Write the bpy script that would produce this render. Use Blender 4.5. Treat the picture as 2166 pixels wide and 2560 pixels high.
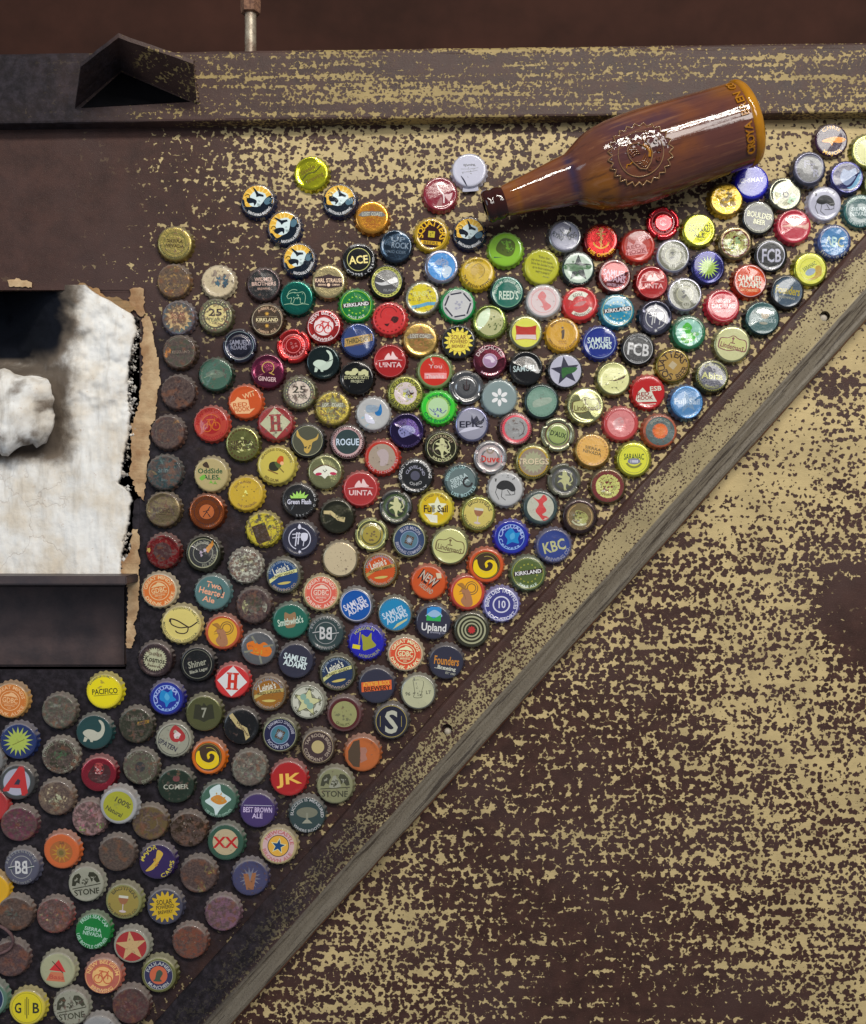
import bpy, bmesh, math, random
from mathutils import Matrix, Vector, noise
from mathutils.geometry import tessellate_polygon
R = math.radians
for o in list(bpy.data.objects): bpy.data.objects.remove(o)
S = bpy.context.scene
C = S.collection

# ---------------------------------------------------------------- frame of the place
# The kiln front stands upright. "Plan" coordinates: x right, y up, z out of the kiln
# front towards the viewer, in metres; M turns them into world space.
K = 0.00035; D = 0.85; HGT = 1.3
M = Matrix.Translation((0, 0, HGT)) @ Matrix.Rotation(R(90), 4, 'X')
def P(px, py, z=0.0):
    f = K * (D - z) / D
    return ((px - 1083) * f, (1280 - py) * f, z)

# ---------------------------------------------------------------- camera
cam_d = bpy.data.cameras.new('camera'); cam = bpy.data.objects.new('camera', cam_d); C.objects.link(cam)
cam.matrix_world = M @ Matrix.Translation((0, 0, D))
cam_d.sensor_fit = 'VERTICAL'; cam_d.sensor_height = 24
cam_d.lens = 24 * D / (2560 * K)
cam_d.clip_start = 0.02; cam_d.clip_end = 50
S.camera = cam
S.render.resolution_x = 866; S.render.resolution_y = 1024

# ---------------------------------------------------------------- world and lamps
w = bpy.data.worlds.new('World'); S.world = w; w.use_nodes = True
bg = w.node_tree.nodes['Background']; bg.inputs[0].default_value = (0.80, 0.86, 1.0, 1); bg.inputs[1].default_value = 0.21
def lamp(name, pos, target, sx, sy, power, col, spin=0):
    d = bpy.data.lights.new(name, 'AREA'); d.shape = 'RECTANGLE'; d.size = sx; d.size_y = sy
    d.energy = power; d.color = col
    o = bpy.data.objects.new(name, d); C.objects.link(o)
    p = Vector(pos); t = Vector(target)
    q = (p - t).to_track_quat('Z', 'Y').to_matrix().to_4x4()
    o.matrix_world = M @ Matrix.Translation(p) @ q @ Matrix.Rotation(R(spin), 4, 'Z')
    return o
lamp('ceiling_tube', (0.38, 1.60, 2.03), (0.2, 0.3, 0), 2.0, 0.034, 28, (1, 0.95, 0.86), 0)
lamp('ceiling_tube', (0.40, 1.78, 2.00), (0.2, 0.3, 0), 2.0, 0.034, 28, (1, 0.95, 0.86), 0)
lamp('skylight_pane', (0.72, 0.95, 2.0), (0.15, 0.1, 0), 0.36, 0.62, 7.5, (1, 0.97, 0.92), 8)
lamp('skylight_pane', (1.24, 0.95, 1.9), (0.15, 0.1, 0), 0.36, 0.62, 7.5, (1, 0.97, 0.92), 8)
lamp('cool_left_fill', (-1.9, 0.35, 1.5), (-0.3, 0, 0), 1.0, 1.0, 9, (0.72, 0.86, 1.0), 0)  # cool lamp added at the left to brighten the white lining
S.view_settings.view_transform = 'Standard'; S.view_settings.look = 'None'
S.view_settings.gamma = 1; S.view_settings.exposure = -0.10

# ---------------------------------------------------------------- helpers
def lin(c): return c / 12.92 if c <= 0.04045 else ((c + 0.055) / 1.055) ** 2.4
def hexc(h):
    m = h.endswith('m') and len(h) == 4
    v = [int(ch, 16) / 15 for ch in h[:3]]
    return tuple(lin(x) for x in v) + ((0.85 if m else 0.0),)
def rgb(r, g, b): return (lin(r / 255), lin(g / 255), lin(b / 255), 1)
def link(o, parent=None, mat=None, mw=None):
    C.objects.link(o)
    if parent: o.parent = parent
    elif mw is not None: o.matrix_world = mw
    else: o.matrix_world = M
    if mat and o.data and len(o.data.materials) == 0: o.data.materials.append(mat)
    return o
def tag(o, label=None, cat=None, group=None, kind=None):
    if label: o['label'] = label
    if cat: o['category'] = cat
    if group: o['group'] = group
    if kind: o['kind'] = kind
    return o
def mesh(name, vs, fs, smooth=True):
    me = bpy.data.meshes.new(name); me.from_pydata([tuple(v) for v in vs], [], fs); me.validate()
    if smooth: me.polygons.foreach_set('use_smooth', [True] * len(me.polygons))
    return me
def obj(name, vs, fs, mat=None, parent=None, smooth=True, mw=None):
    return link(bpy.data.objects.new(name, mesh(name, vs, fs, smooth)), parent, mat, mw)
def fattr(me, name, fn):
    a = me.attributes.new(name, 'FLOAT', 'POINT')
    a.data.foreach_set('value', [float(fn(v.co)) for v in me.vertices])
def sstep(a, b, x):
    t = min(1, max(0, (x - a) / (b - a))); return t * t * (3 - 2 * t)
def fbm(x, y, z=0.0, o=4):
    s = 0; a = 1; t = 0
    for i in range(o):
        s += a * noise.noise((x, y, z)); t += a; a *= .5; x *= 2.03; y *= 2.03; z += 7.1
    return s / t

class NT:
    def __init__(s, name):
        s.m = bpy.data.materials.new(name); s.m.use_nodes = True; s.t = s.m.node_tree; s.t.nodes.clear()
        s.out = s.n('ShaderNodeOutputMaterial'); s.b = s.n('ShaderNodeBsdfPrincipled')
        s.l(s.b.outputs[0], s.out.inputs[0])
    def n(s, ty, **kw):
        nd = s.t.nodes.new(ty)
        for k, v in kw.items(): setattr(nd, k, v)
        return nd
    def l(s, a, b): s.t.links.new(a, b)
    def put(s, inp, v):
        if hasattr(v, 'is_linked') or hasattr(v, 'links'): s.l(v, inp)
        else: inp.default_value = v
    def math(s, op, a, b=0.0, c=None):
        nd = s.n('ShaderNodeMath', operation=op); s.put(nd.inputs[0], a); s.put(nd.inputs[1], b)
        if c is not None: s.put(nd.inputs[2], c)
        return nd.outputs[0]
    def mix(s, f, a, b):
        nd = s.n('ShaderNodeMix', data_type='RGBA'); s.put(nd.inputs[0], f); s.put(nd.inputs[6], a); s.put(nd.inputs[7], b)
        return nd.outputs[2]
    def coord(s, scale=(1, 1, 1), rot=(0, 0, 0), src=None, kind='Object'):
        if src is None: src = s.n('ShaderNodeTexCoord').outputs[kind]
        mp = s.n('ShaderNodeMapping'); s.l(src, mp.inputs[0]); mp.inputs['Scale'].default_value = scale; mp.inputs['Rotation'].default_value = rot
        return mp.outputs[0]
    def noise(s, vec, scale, detail=4, rough=.55, out=0):
        nd = s.n('ShaderNodeTexNoise'); s.l(vec, nd.inputs['Vector']); nd.inputs['Scale'].default_value = scale
        nd.inputs['Detail'].default_value = detail; nd.inputs['Roughness'].default_value = rough
        return nd.outputs[out]
    def vor(s, vec, scale, rnd=1.0, feature='F1'):
        nd = s.n('ShaderNodeTexVoronoi', feature=feature); s.l(vec, nd.inputs['Vector']); nd.inputs['Scale'].default_value = scale
        nd.inputs['Randomness'].default_value = rnd
        return nd
    def ramp(s, f, a, b, lo=0.0, hi=1.0):
        nd = s.n('ShaderNodeMapRange', interpolation_type='SMOOTHSTEP'); s.put(nd.inputs[0], f); s.put(nd.inputs[1], a); s.put(nd.inputs[2], b)
        nd.inputs[3].default_value = lo; nd.inputs[4].default_value = hi
        return nd.outputs[0]
    def attr(s, name, ty='GEOMETRY'):
        return s.n('ShaderNodeAttribute', attribute_name=name, attribute_type=ty)
    def bump(s, h, dist, strength=1.0):
        nd = s.n('ShaderNodeBump'); s.l(h, nd.inputs['Height']); nd.inputs['Distance'].default_value = dist; nd.inputs['Strength'].default_value = strength
        s.l(nd.outputs[0], s.b.inputs['Normal']); return nd

# ---------------------------------------------------------------- materials
def worn_paint(name, dots=215, streak=0.66, vamp=1.05, sx=6, sy=150, use_grey=False, brown=(66, 44, 38), tan=(204, 182, 132), chunky=False):
    m = NT(name); co = m.coord()
    warp = m.noise(co, 420, 2, .5, 1)
    va = m.n('ShaderNodeVectorMath', operation='MULTIPLY_ADD'); m.l(warp, va.inputs[0]); va.inputs[1].default_value = (.0026,) * 3; m.l(co, va.inputs[2])
    wc = va.outputs[0]
    v1 = m.vor(wc, dots).outputs['Distance']; v2 = m.vor(wc, dots * 1.9).outputs['Distance']
    wear = m.attr('wear').outputs['Fac']; soot = m.attr('soot').outputs['Fac']
    st = m.noise(m.coord((sx, sy, 1)), 1, 3, .6)
    md = m.noise(co, 22, 4, .55); md2 = m.noise(co, 75, 3, .5)
    s = m.math('MULTIPLY_ADD', m.math('SUBTRACT', st, .5), streak * 2.2, m.math('MULTIPLY_ADD', wear, 1.2, -.17))
    s = m.math('MULTIPLY_ADD', m.math('SUBTRACT', md, .5), .34, s)
    s = m.math('MULTIPLY_ADD', m.math('SUBTRACT', md2, .5), .55, s)
    s = m.math('MULTIPLY_ADD', m.math('SUBTRACT', v1, .46), 1.25 * vamp, s)
    s = m.math('MULTIPLY_ADD', m.math('SUBTRACT', v2, .44), .5 * vamp, s)
    k = m.ramp(s, .47, .53)
    k = m.math('MULTIPLY', k, m.ramp(wear, 0.02, .12))
    mot = m.noise(co, 60, 6, .65)
    fine = m.noise(co, 900, 3, .6)
    br = m.mix(m.ramp(mot, .3, .72), rgb(*[c * .86 for c in brown]), rgb(*[min(255, c * 1.14) for c in brown]))
    br = m.mix(m.ramp(m.noise(co, 9, 4), .4, .7), br, rgb(74, 54, 50))
    br = m.mix(m.ramp(fine, .55, .8, 0, .35), br, rgb(120, 104, 92))
    tn = m.mix(m.ramp(m.noise(co, 30, 5, .6), .3, .75), rgb(*tan), rgb(*[c * .86 for c in tan]))
    tn = m.mix(m.ramp(m.noise(m.coord((30, 700, 1)), 1, 3, .6), .5, .8, 0, .3), tn, rgb(150, 128, 92))
    thin = m.math('MULTIPLY', m.math('MULTIPLY', m.ramp(s, .30, .48), m.ramp(m.noise(co, 500, 4, .7), .45, .62)), m.ramp(wear, .02, .2, 0, .55))
    br = m.mix(thin, br, rgb(128, 104, 78))
    base = m.mix(k, br, tn)
    kk = k
    if use_grey:
        g = m.attr('grey').outputs['Fac']
        gm = m.ramp(m.math('ADD', g, m.math('MULTIPLY', m.math('SUBTRACT', m.noise(m.coord((12, 260, 1)), 1, 4, .65), .5), .5)), .38, .62)
        gc = m.mix(m.noise(m.coord((25, 260, 60)), 1, 5, .6), rgb(92, 82, 70), rgb(128, 120, 106))
        gc = m.mix(m.ramp(m.noise(m.coord((11, 300, 60)), 1, 5, .75), .55, .60), gc, rgb(70, 62, 54))
        base = m.mix(gm, base, gc)
        rs = m.attr('rust').outputs['Fac']
        base = m.mix(m.ramp(m.math('ADD', rs, m.math('MULTIPLY', m.math('SUBTRACT', mot, .5), .9)), .45, .6), base, m.mix(fine, rgb(84, 48, 34), rgb(128, 84, 60)))
    sg = m.math('ADD', soot, m.math('MULTIPLY', m.math('SUBTRACT', m.noise(co, 28, 5, .7), .5), .7))
    sg = m.math('MULTIPLY', m.ramp(sg, .15, .95), m.ramp(soot, 0, .15))
    base = m.mix(m.math('MULTIPLY', sg, .93), base, m.mix(m.ramp(m.noise(co, 130, 4, .7), .35, .75), rgb(13, 13, 20), rgb(48, 44, 52)))
    m.l(base, m.b.inputs['Base Color'])
    m.l(m.ramp(m.math('ADD', m.math('MULTIPLY', mot, .5), m.math('MULTIPLY', soot, .5)), .1, .8, .42, .75), m.b.inputs['Roughness'])
    m.b.inputs['Specular IOR Level'].default_value = .24
    hh = m.math('ADD', m.math('MULTIPLY', k, -.55), m.math('MULTIPLY', fine, .35))
    hh = m.math('ADD', hh, m.math('MULTIPLY', mot, .6))
    m.bump(hh, .0010, .7)
    return m.m
MAT_board = worn_paint('speckled_board_paint')
MAT_beam = worn_paint('streaked_beam_paint', dots=330, streak=1.25, sx=4, sy=150, vamp=.95, tan=(168, 146, 96), brown=(72, 54, 49))
MAT_bar = worn_paint('speckled_bar_paint', dots=430, streak=.6, sx=10, sy=190, use_grey=True, tan=(172, 156, 116))

def plain(name, col, rough=.6, col2=None, nscale=40, bump=.0003, metal=0.0, detail=5, stretch=(1, 1, 1), spec=.5):
    m = NT(name); co = m.coord(stretch)
    n = m.noise(co, nscale, detail, .65)
    m.l(m.mix(m.ramp(n, .3, .7), rgb(*col), rgb(*(col2 or [c * .75 for c in col]))), m.b.inputs['Base Color'])
    m.b.inputs['Roughness'].default_value = rough; m.b.inputs['Metallic'].default_value = metal
    m.b.inputs['Specular IOR Level'].default_value = spec
    m.bump(m.noise(co, nscale * 4, 4, .6), bump)
    return m.m
MAT_wall = plain('back_wall_paint', (66, 40, 32), .85, (46, 28, 22), 5, .0002, spec=.15)
MAT_soot_shade = plain('soot_shade_black', (14, 13, 16), .95, (8, 8, 10), 30, spec=.05)  # also paints the shade in the bracket's hollow
MAT_ledge = plain('dark_steel_paint', (82, 68, 66), .5, (58, 50, 54), 26, .0004)
MAT_plate = plain('recess_paint', (86, 68, 66), .6, (52, 43, 46), 22, .0005)
MAT_strip = plain('peeled_undercoat', (208, 180, 140), .85, (150, 112, 76), 32, .0014, detail=8)
MAT_rod = plain('galvanised_rod', (180, 170, 150), .4, (120, 100, 84), 120, .0003, .3)
MAT_rustnut = plain('rusty_nut', (150, 110, 84), .8, (90, 60, 48), 260, .0006)
MAT_wire = plain('rusty_wire', (112, 84, 84), .7, (80, 58, 60), 200, .0003)
MAT_plug = plain('painted_plug', (205, 196, 180), .7, (170, 158, 138), 300, .0002)

def fibre(name):
    m = NT(name); co = m.coord()
    soot = m.attr('soot').outputs['Fac']
    n1 = m.noise(co, 26, 6, .62); n2 = m.noise(m.coord((90, 16, 20)), 1, 5, .6)
    c = m.mix(m.ramp(n1, .35, .7), rgb(240, 239, 236), rgb(220, 209, 192))
    c = m.mix(m.ramp(n2, .5, .75, 0, .6), c, rgb(176, 166, 152))
    c = m.mix(m.ramp(m.noise(co, 150, 5, .7), .62, .74, 0, .55), c, rgb(176, 144, 116))
    ck = m.vor(m.coord(), 20, 1, 'DISTANCE_TO_EDGE')
    wv = m.n('ShaderNodeVectorMath', operation='MULTIPLY_ADD'); m.l(m.noise(co, 50, 3, .6, 1), wv.inputs[0]); wv.inputs[1].default_value = (.03,) * 3; m.l(co, wv.inputs[2])
    m.l(wv.outputs[0], ck.inputs['Vector'])
    crk = m.math('MULTIPLY', m.ramp(ck.outputs['Distance'], .0, .012, 1, 0), m.attr('crack').outputs['Fac'])
    c = m.mix(m.math('MULTIPLY', crk, .28), c, rgb(150, 122, 100))
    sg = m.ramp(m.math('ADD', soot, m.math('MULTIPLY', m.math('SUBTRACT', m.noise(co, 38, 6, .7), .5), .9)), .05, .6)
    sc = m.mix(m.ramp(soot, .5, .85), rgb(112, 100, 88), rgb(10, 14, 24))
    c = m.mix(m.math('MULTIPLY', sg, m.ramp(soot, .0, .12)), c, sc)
    m.l(c, m.b.inputs['Base Color']); m.b.inputs['Roughness'].default_value = .9; m.b.inputs['Specular IOR Level'].default_value = .2
    h = m.math('ADD', m.math('MULTIPLY', n2, 1.2), m.math('MULTIPLY', m.noise(co, 260, 7, .75), 1.1))
    h = m.math('SUBTRACT', h, m.math('MULTIPLY', crk, .3))
    m.bump(h, .0008, .8)
    return m.m
MAT_fibre = fibre('ceramic_fibre')

def cap_material(name, ink):
    m = NT(name); co = m.coord((1000, 1000, 1000))
    if ink: a = m.attr('ink'); col = a.outputs['Color']; met = a.outputs['Alpha']
    else: oi = m.n('ShaderNodeObjectInfo'); col = oi.outputs['Color']; met = oi.outputs['Alpha']
    wear = m.attr('wearlevel', 'OBJECT').outputs['Fac']; off = m.attr('seed', 'OBJECT').outputs['Fac']
    cb = m.n('ShaderNodeCombineXYZ'); m.l(off, cb.inputs[0]); m.l(off, cb.inputs[2])
    ad = m.n('ShaderNodeVectorMath', operation='ADD'); m.l(co, ad.inputs[0]); m.l(cb.outputs[0], ad.inputs[1]); co2 = ad.outputs[0]
    n = m.noise(co2, .28, 6, .68); n2 = m.noise(co2, .6, 4, .6)
    t = m.math('SUBTRACT', m.math('ADD', m.math('MULTIPLY', wear, .50), m.math('MULTIPLY', n, 1.0)), .78)
    k = m.ramp(t, -.02, .10)
    k2 = m.math('MULTIPLY', m.ramp(n2, .58, .72), m.ramp(wear, .03, .5, .15, .9))
    grime = m.mix(m.ramp(n2, .35, .7), rgb(66, 50, 47), rgb(98, 78, 70))
    rusty = m.mix(n2, rgb(96, 54, 34), rgb(140, 88, 54))
    big = m.noise(co2, .13, 3, .5)
    grime = m.mix(m.math('MULTIPLY', m.ramp(big, .5, .68), .75), grime, rusty)
    grime = m.mix(m.ramp(m.noise(co2, .35, 5, .7), .6, .72, 0, .8), grime, rgb(34, 28, 28))
    c = m.mix(m.math('MULTIPLY', k, .85), col, grime)
    c = m.mix(m.math('MULTIPLY', k2, .32), c, rgb(84, 72, 64))
    geo = m.n('ShaderNodeNewGeometry'); sx = m.n('ShaderNodeSeparateXYZ'); m.l(geo.outputs['Normal'], sx.inputs[0])
    dust = m.attr('dust', 'OBJECT').outputs['Fac']
    up = m.math('ADD', sx.outputs[2], m.math('MULTIPLY', m.math('SUBTRACT', n2, .5), .5))
    dk = m.math('MULTIPLY', m.ramp(up, .08, .55), dust)
    c = m.mix(dk, c, m.mix(n, rgb(112, 104, 102), rgb(150, 142, 134)))
    m.l(c, m.b.inputs['Base Color'])
    m.l(m.math('MULTIPLY', met, m.math('SUBTRACT', 1, m.math('MAXIMUM', m.math('MULTIPLY', k, .9), dk))), m.b.inputs['Metallic'])
    r = m.math('ADD', m.math('MULTIPLY', wear, .35), .11)
    r = m.math('ADD', r, m.math('MULTIPLY', k, .3)); r = m.math('ADD', r, m.math('MULTIPLY', dk, .5))
    r = m.math('ADD', r, m.math('MULTIPLY', met, .08))
    m.l(m.math('MINIMUM', r, .9), m.b.inputs['Roughness'])
    m.l(m.math('MULTIPLY', m.math('SUBTRACT', 1, m.math('MAXIMUM', dk, wear)), .7), m.b.inputs['Coat Weight']); m.b.inputs['Coat Roughness'].default_value = .035; m.b.inputs['Coat IOR'].default_value = 1.6
    h = m.math('ADD', m.math('MULTIPLY', n, m.math('ADD', m.math('MULTIPLY', wear, 1.2), .16)), m.math('MULTIPLY', m.math('MULTIPLY', n2, .25), wear))
    m.bump(h, .0008, .7)
    return m.m
MAT_cap = cap_material('lacquered_tinplate', False)
MAT_ink = cap_material('printed_ink', True)

# ---------------------------------------------------------------- the setting: kiln front, walls
WEARPTS = [  # px, py, share of pale undercoat left showing through the brown
 (100,400,0),(100,600,0),(300,500,.0),(330,350,.0),(420,360,.16),(520,420,.26),(640,380,.50),(780,360,.55),(900,330,.60),(760,450,.46),(640,560,.24),(480,560,.14),(400,480,.08),
 (1000,400,.55),(1100,340,.58),(1200,360,.50),(1100,500,.44),(960,520,.38),(1400,340,.55),(1000,620,.28),(800,600,.22),(620,700,.14),(480,800,.10),(430,950,.02),(420,1200,0),(360,1350,0),
 (600,900,.08),(800,900,.10),(1000,900,.15),(1200,700,.17),(1300,560,.10),(1400,640,.18),(1400,800,.24),(1600,700,.24),(1700,560,.30),(1850,450,.62),(1950,340,.74),(2100,330,.78),(2150,500,.6),
 (2050,540,.55),(1900,600,.42),(1950,760,.40),(1800,860,.42),(1600,1000,.36),(1400,1000,.28),(1500,1250,.40),(1350,1300,.30),(1200,1200,.24),(1000,1200,.16),(850,1100,.20),(700,1300,.06),(600,1200,.02),(500,1400,0),
 (900,1500,.10),(1150,1500,.22),(1300,1500,.3),(1000,1750,.15),(850,1950,.12),(700,1700,.0),(500,1750,0),(300,1900,0),(100,2000,0),(200,2300,0),(450,2300,0),(600,2150,.02),(100,1680,0),
 (2130,880,.85),(2000,1060,.86),(1850,1230,.80),(1950,1180,.76),(2150,1000,.50),(2100,960,.2),(2150,1150,.62),(2000,1240,.62),(1800,1330,.60),(1650,1400,.46),(1500,1560,.42),(1750,1450,.42),(1900,1400,.50),(2050,1350,.46),(2150,1380,.40),
 (2100,1500,.02),(2140,1600,.0),(2150,1480,.0),(1980,1480,.55),(2020,1650,.72),(1930,1680,.70),(2150,1720,.55),(1800,1600,.42),(1650,1550,.34),(1500,1700,.26),(1380,1850,.22),(1250,1900,.20),(1150,2050,.22),(1300,2050,.2),(1600,1800,.2),(1750,1850,.32),(1850,1800,.44),
 (1950,1850,.62),(2100,1950,.68),(1950,2000,.58),(1700,2000,.30),(1500,2000,.24),(1400,2150,.20),(1600,2250,.06),(1500,2350,.10),(1750,2200,.30),(1900,2150,.5),(2080,2200,.56),(2050,2350,.56),(1900,2400,.46),(2100,2520,.54),(1850,2540,.10),(1650,2500,.06),(1400,2540,.06),
 (1300,2300,.18),(1150,2200,.24),(1000,2300,.56),(1080,2450,.36),(950,2200,.36),(850,2400,.40),(750,2540,.46),(950,2540,.44),(1200,2500,.16),(1100,2560,.42),(700,2480,.3),(1150,2350,.24)]
SOOT_SHADE_PTS = [(100,330,.25),(300,330,.22),(700,330,0),(200,500,.06),(100,650,.15),(300,650,.25),(420,700,.3),(420,900,.75),(400,1200,1),(420,1500,1),(380,1700,1),(300,1900,1.1),(100,1750,.95),(100,2100,1.15),(300,2300,1.1),(450,2200,.9),(600,2000,.8),  # soot stains, with contact shade in the gaps between caps painted in
 (550,1100,.8),(600,1400,.8),(700,1000,.4),(650,800,.35),(560,650,.25),(850,850,.22),(1200,850,.14),(1450,800,.1),(1050,1000,.2),(800,1400,.45),(750,1700,.7),(900,1700,.4),(1000,1400,.2),(900,1100,.12),(1100,1100,0),(1300,800,0),(1300,1300,.05),(1100,1700,.2),(900,2000,.3),(1800,700,0),(1300,500,.1),(900,500,0),
 (1500,1800,0),(1000,2400,0),(1800,2300,0),(2000,1000,0),(600,2540,.1)]
def shep(pts, x, y, pw=3.0):
    sw = 0; sv = 0
    for a, b, v in pts:
        d = ((a - x) ** 2 + (b - y) ** 2) ** .5 + 12
        ww = d ** -pw; sw += ww; sv += ww * v
    return sv / sw
def to_px(co): return co[0] / K + 1083, 1280 - co[1] / K
WEARPTS = [(a, b, v * (.84 if a > 1800 and b > 1600 else .94)) for a, b, v in WEARPTS]; WEARPTS = [(a, b, v + (.045 if a > 900 and b > 1450 and .05 < v < .4 else 0)) for a, b, v in WEARPTS]
def wear_at(px, py): return shep(WEARPTS, px, py)
STEP = 25
def board_sheet(name, x0, y0, x1, y1, parent, z=0.0):
    nx = max(1, round((x1 - x0) / STEP)); ny = max(1, round((y1 - y0) / STEP)); vs = []; fs = []
    for j in range(ny + 1):
        for i in range(nx + 1):
            x = x0 + (x1 - x0) * i / nx; y = y0 + (y1 - y0) * j / ny
            vs.append(((x - 1083) * K, (1280 - y) * K, z))
    for j in range(ny):
        for i in range(nx):
            a = j * (nx + 1) + i; fs.append((a, a + nx + 1, a + nx + 2, a + 1))
    n = len(vs)
    ring = [i for i in range(nx + 1)] + [j * (nx + 1) + nx for j in range(1, ny + 1)] + [ny * (nx + 1) + i for i in range(nx - 1, -1, -1)] + [j * (nx + 1) for j in range(ny - 1, 0, -1)]
    for r in ring: v = vs[r]; vs.append((v[0], v[1], v[2] - .004))
    for i in range(len(ring)):
        j = (i + 1) % len(ring); fs.append((ring[i], ring[j], n + j, n + i))
    return vs, fs
# one steel sheet with the fire opening cut out of it: assembled from four joined strips of the same grid
bm = bmesh.new()
X0, X1, Y0, Y1 = -250, 2425, 225, 2850; OX, OY0, OY1 = 350, 725, 1675
gx = sorted(set(list(range(X0, X1 + 1, STEP)) + [OX])); gy = list(range(Y0, Y1 + 1, STEP))
vid = {}
def bv(x, y):
    if (x, y) not in vid: vid[(x, y)] = bm.verts.new(((x - 1083) * K, (1280 - y) * K, 0))
    return vid[(x, y)]
for i in range(len(gx) - 1):
    for j in range(len(gy) - 1):
        if gx[i] < OX and OY0 <= gy[j] < OY1: continue
        bm.faces.new((bv(gx[i], gy[j + 1]), bv(gx[i + 1], gy[j + 1]), bv(gx[i + 1], gy[j]), bv(gx[i], gy[j])))
edges = [e for e in bm.edges if len(e.link_faces) == 1]
ex = bmesh.ops.extrude_edge_only(bm, edges=edges)
for v in [g for g in ex['geom'] if isinstance(g, bmesh.types.BMVert)]: v.co.z -= .005
me = bpy.data.meshes.new('kiln_front_sheet'); bm.to_mesh(me); bm.free()
board = link(bpy.data.objects.new('wall_front', me), None, MAT_board); tag(board, kind='structure')
fattr(me, 'wear', lambda c: wear_at(*to_px(c))); fattr(me, 'soot', lambda c: shep(SOOT_SHADE_PTS, *to_px(c), 2.6))

def boxv(x0, y0, z0, x1, y1, z1):
    return [(x0, y0, z0), (x1, y0, z0), (x1, y1, z0), (x0, y1, z0), (x0, y0, z1), (x1, y0, z1), (x1, y1, z1), (x0, y1, z1)]
BF = [(3, 2, 1, 0), (4, 5, 6, 7), (0, 1, 5, 4), (1, 2, 6, 5), (2, 3, 7, 6), (3, 0, 4, 7)]
# void behind the opening
hv = boxv(-.62, (1280 - 1720) * K, -.10, (372 - 1083) * K, (1280 - 700) * K, -.006)
tag(obj('wall_cavity', hv, [BF[0], BF[2], BF[3], BF[4], BF[5]], MAT_soot_shade, smooth=False), kind='structure')
# wall far behind, above the beam
obw = obj('wall_back', boxv(-1.1, .2, -.30, 1.1, 1.1, -.28), BF, MAT_wall, smooth=False); tag(obw, kind='structure')

def sweep(name, path, prof, mat, parent=None, mw=None, smooth=False, nseg=80, jig=0.0):
    """profile (y,z) swept along local x from path[0] to path[1]"""
    vs = []; fs = []; n = len(prof)
    for i in range(nseg + 1):
        x = path[0] + (path[1] - path[0]) * i / nseg
        for j, (y, z) in enumerate(prof):
            d = jig * noise.noise((x * 40, j * 3.1, 1.7))
            vs.append((x, y + d, z + d * .5))
    for i in range(nseg):
        for j in range(n):
            k = (j + 1) % n
            fs.append((i * n + j, i * n + k, (i + 1) * n + k, (i + 1) * n + j))
    fs.append(tuple(range(n))); fs.append(tuple(nseg * n + j for j in reversed(range(n))))
    o = obj(name, vs, fs, mat, parent, smooth=smooth, mw=mw)
    return o
# top beam: steel box rail, slightly out of level
zb = .014
a0 = Vector(P(0, 309, zb)); a1 = Vector(P(2166, 281, zb)); ang = math.atan2(a1.y - a0.y, a1.x - a0.x)
hb = ((309 - 131) * K * (D - zb) / D)
prof = [(0, -.002), (0, zb - .0015), (.0006, zb - .0004), (.002, zb), (hb - .006, zb), (hb - .003, zb - .0006), (hb - .0008, zb - .002), (hb, zb - .004), (hb, -.06), (hb - .01, -.06), (hb - .01, -.002)]
mid = [hb * f for f in (.15, .3, .45, .6, .75, .9)]
prof = prof[:4] + [(m_, zb) for m_ in mid] + prof[4:]
mwb = M @ Matrix.Translation((a0.x, a0.y, 0)) @ Matrix.Rotation(ang, 4, 'Z')
beam = sweep('steel_beam', (-.12, (a1 - a0).length + .12), prof, MAT_beam, mw=mwb, jig=.0005)
tag(beam, 'long horizontal steel rail with streaky brown paint worn to tan, across the top', 'rail')
BW = [(0,200,0),(200,200,.0),(380,150,.0),(440,220,.25),(520,250,.4),(560,170,.3),(650,220,.56),(650,150,.1),(800,200,.45),(850,250,.5),(900,130,.6),(900,200,.62),(1000,180,.5),(1100,140,.3),(1100,230,.5),(1200,120,.7),(1300,120,.75),(1250,180,.2),(1350,250,.35),
 (1500,110,.45),(1500,170,.12),(1600,200,.2),(1700,130,.15),(1720,200,.4),(1800,150,.1),(1900,180,.3),(1950,210,.6),(2000,150,.3),(2080,240,.62),(2150,180,.4),(2160,250,.7),(2100,110,.35),(1500,270,.4)]
def beam_px(c):
    w_ = Matrix.Translation((a0.x, a0.y, 0)) @ Matrix.Rotation(ang, 4, 'Z') @ c
    return w_.x / (K * (D - zb) / D) + 1083, 1280 - w_.y / (K * (D - zb) / D)
fattr(beam.data, 'wear', lambda c: .04 + .66 * shep(BW, *beam_px(c)))
fattr(beam.data, 'soot', lambda c: sstep(620, 60, beam_px(c)[0]) * .8)

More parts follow.
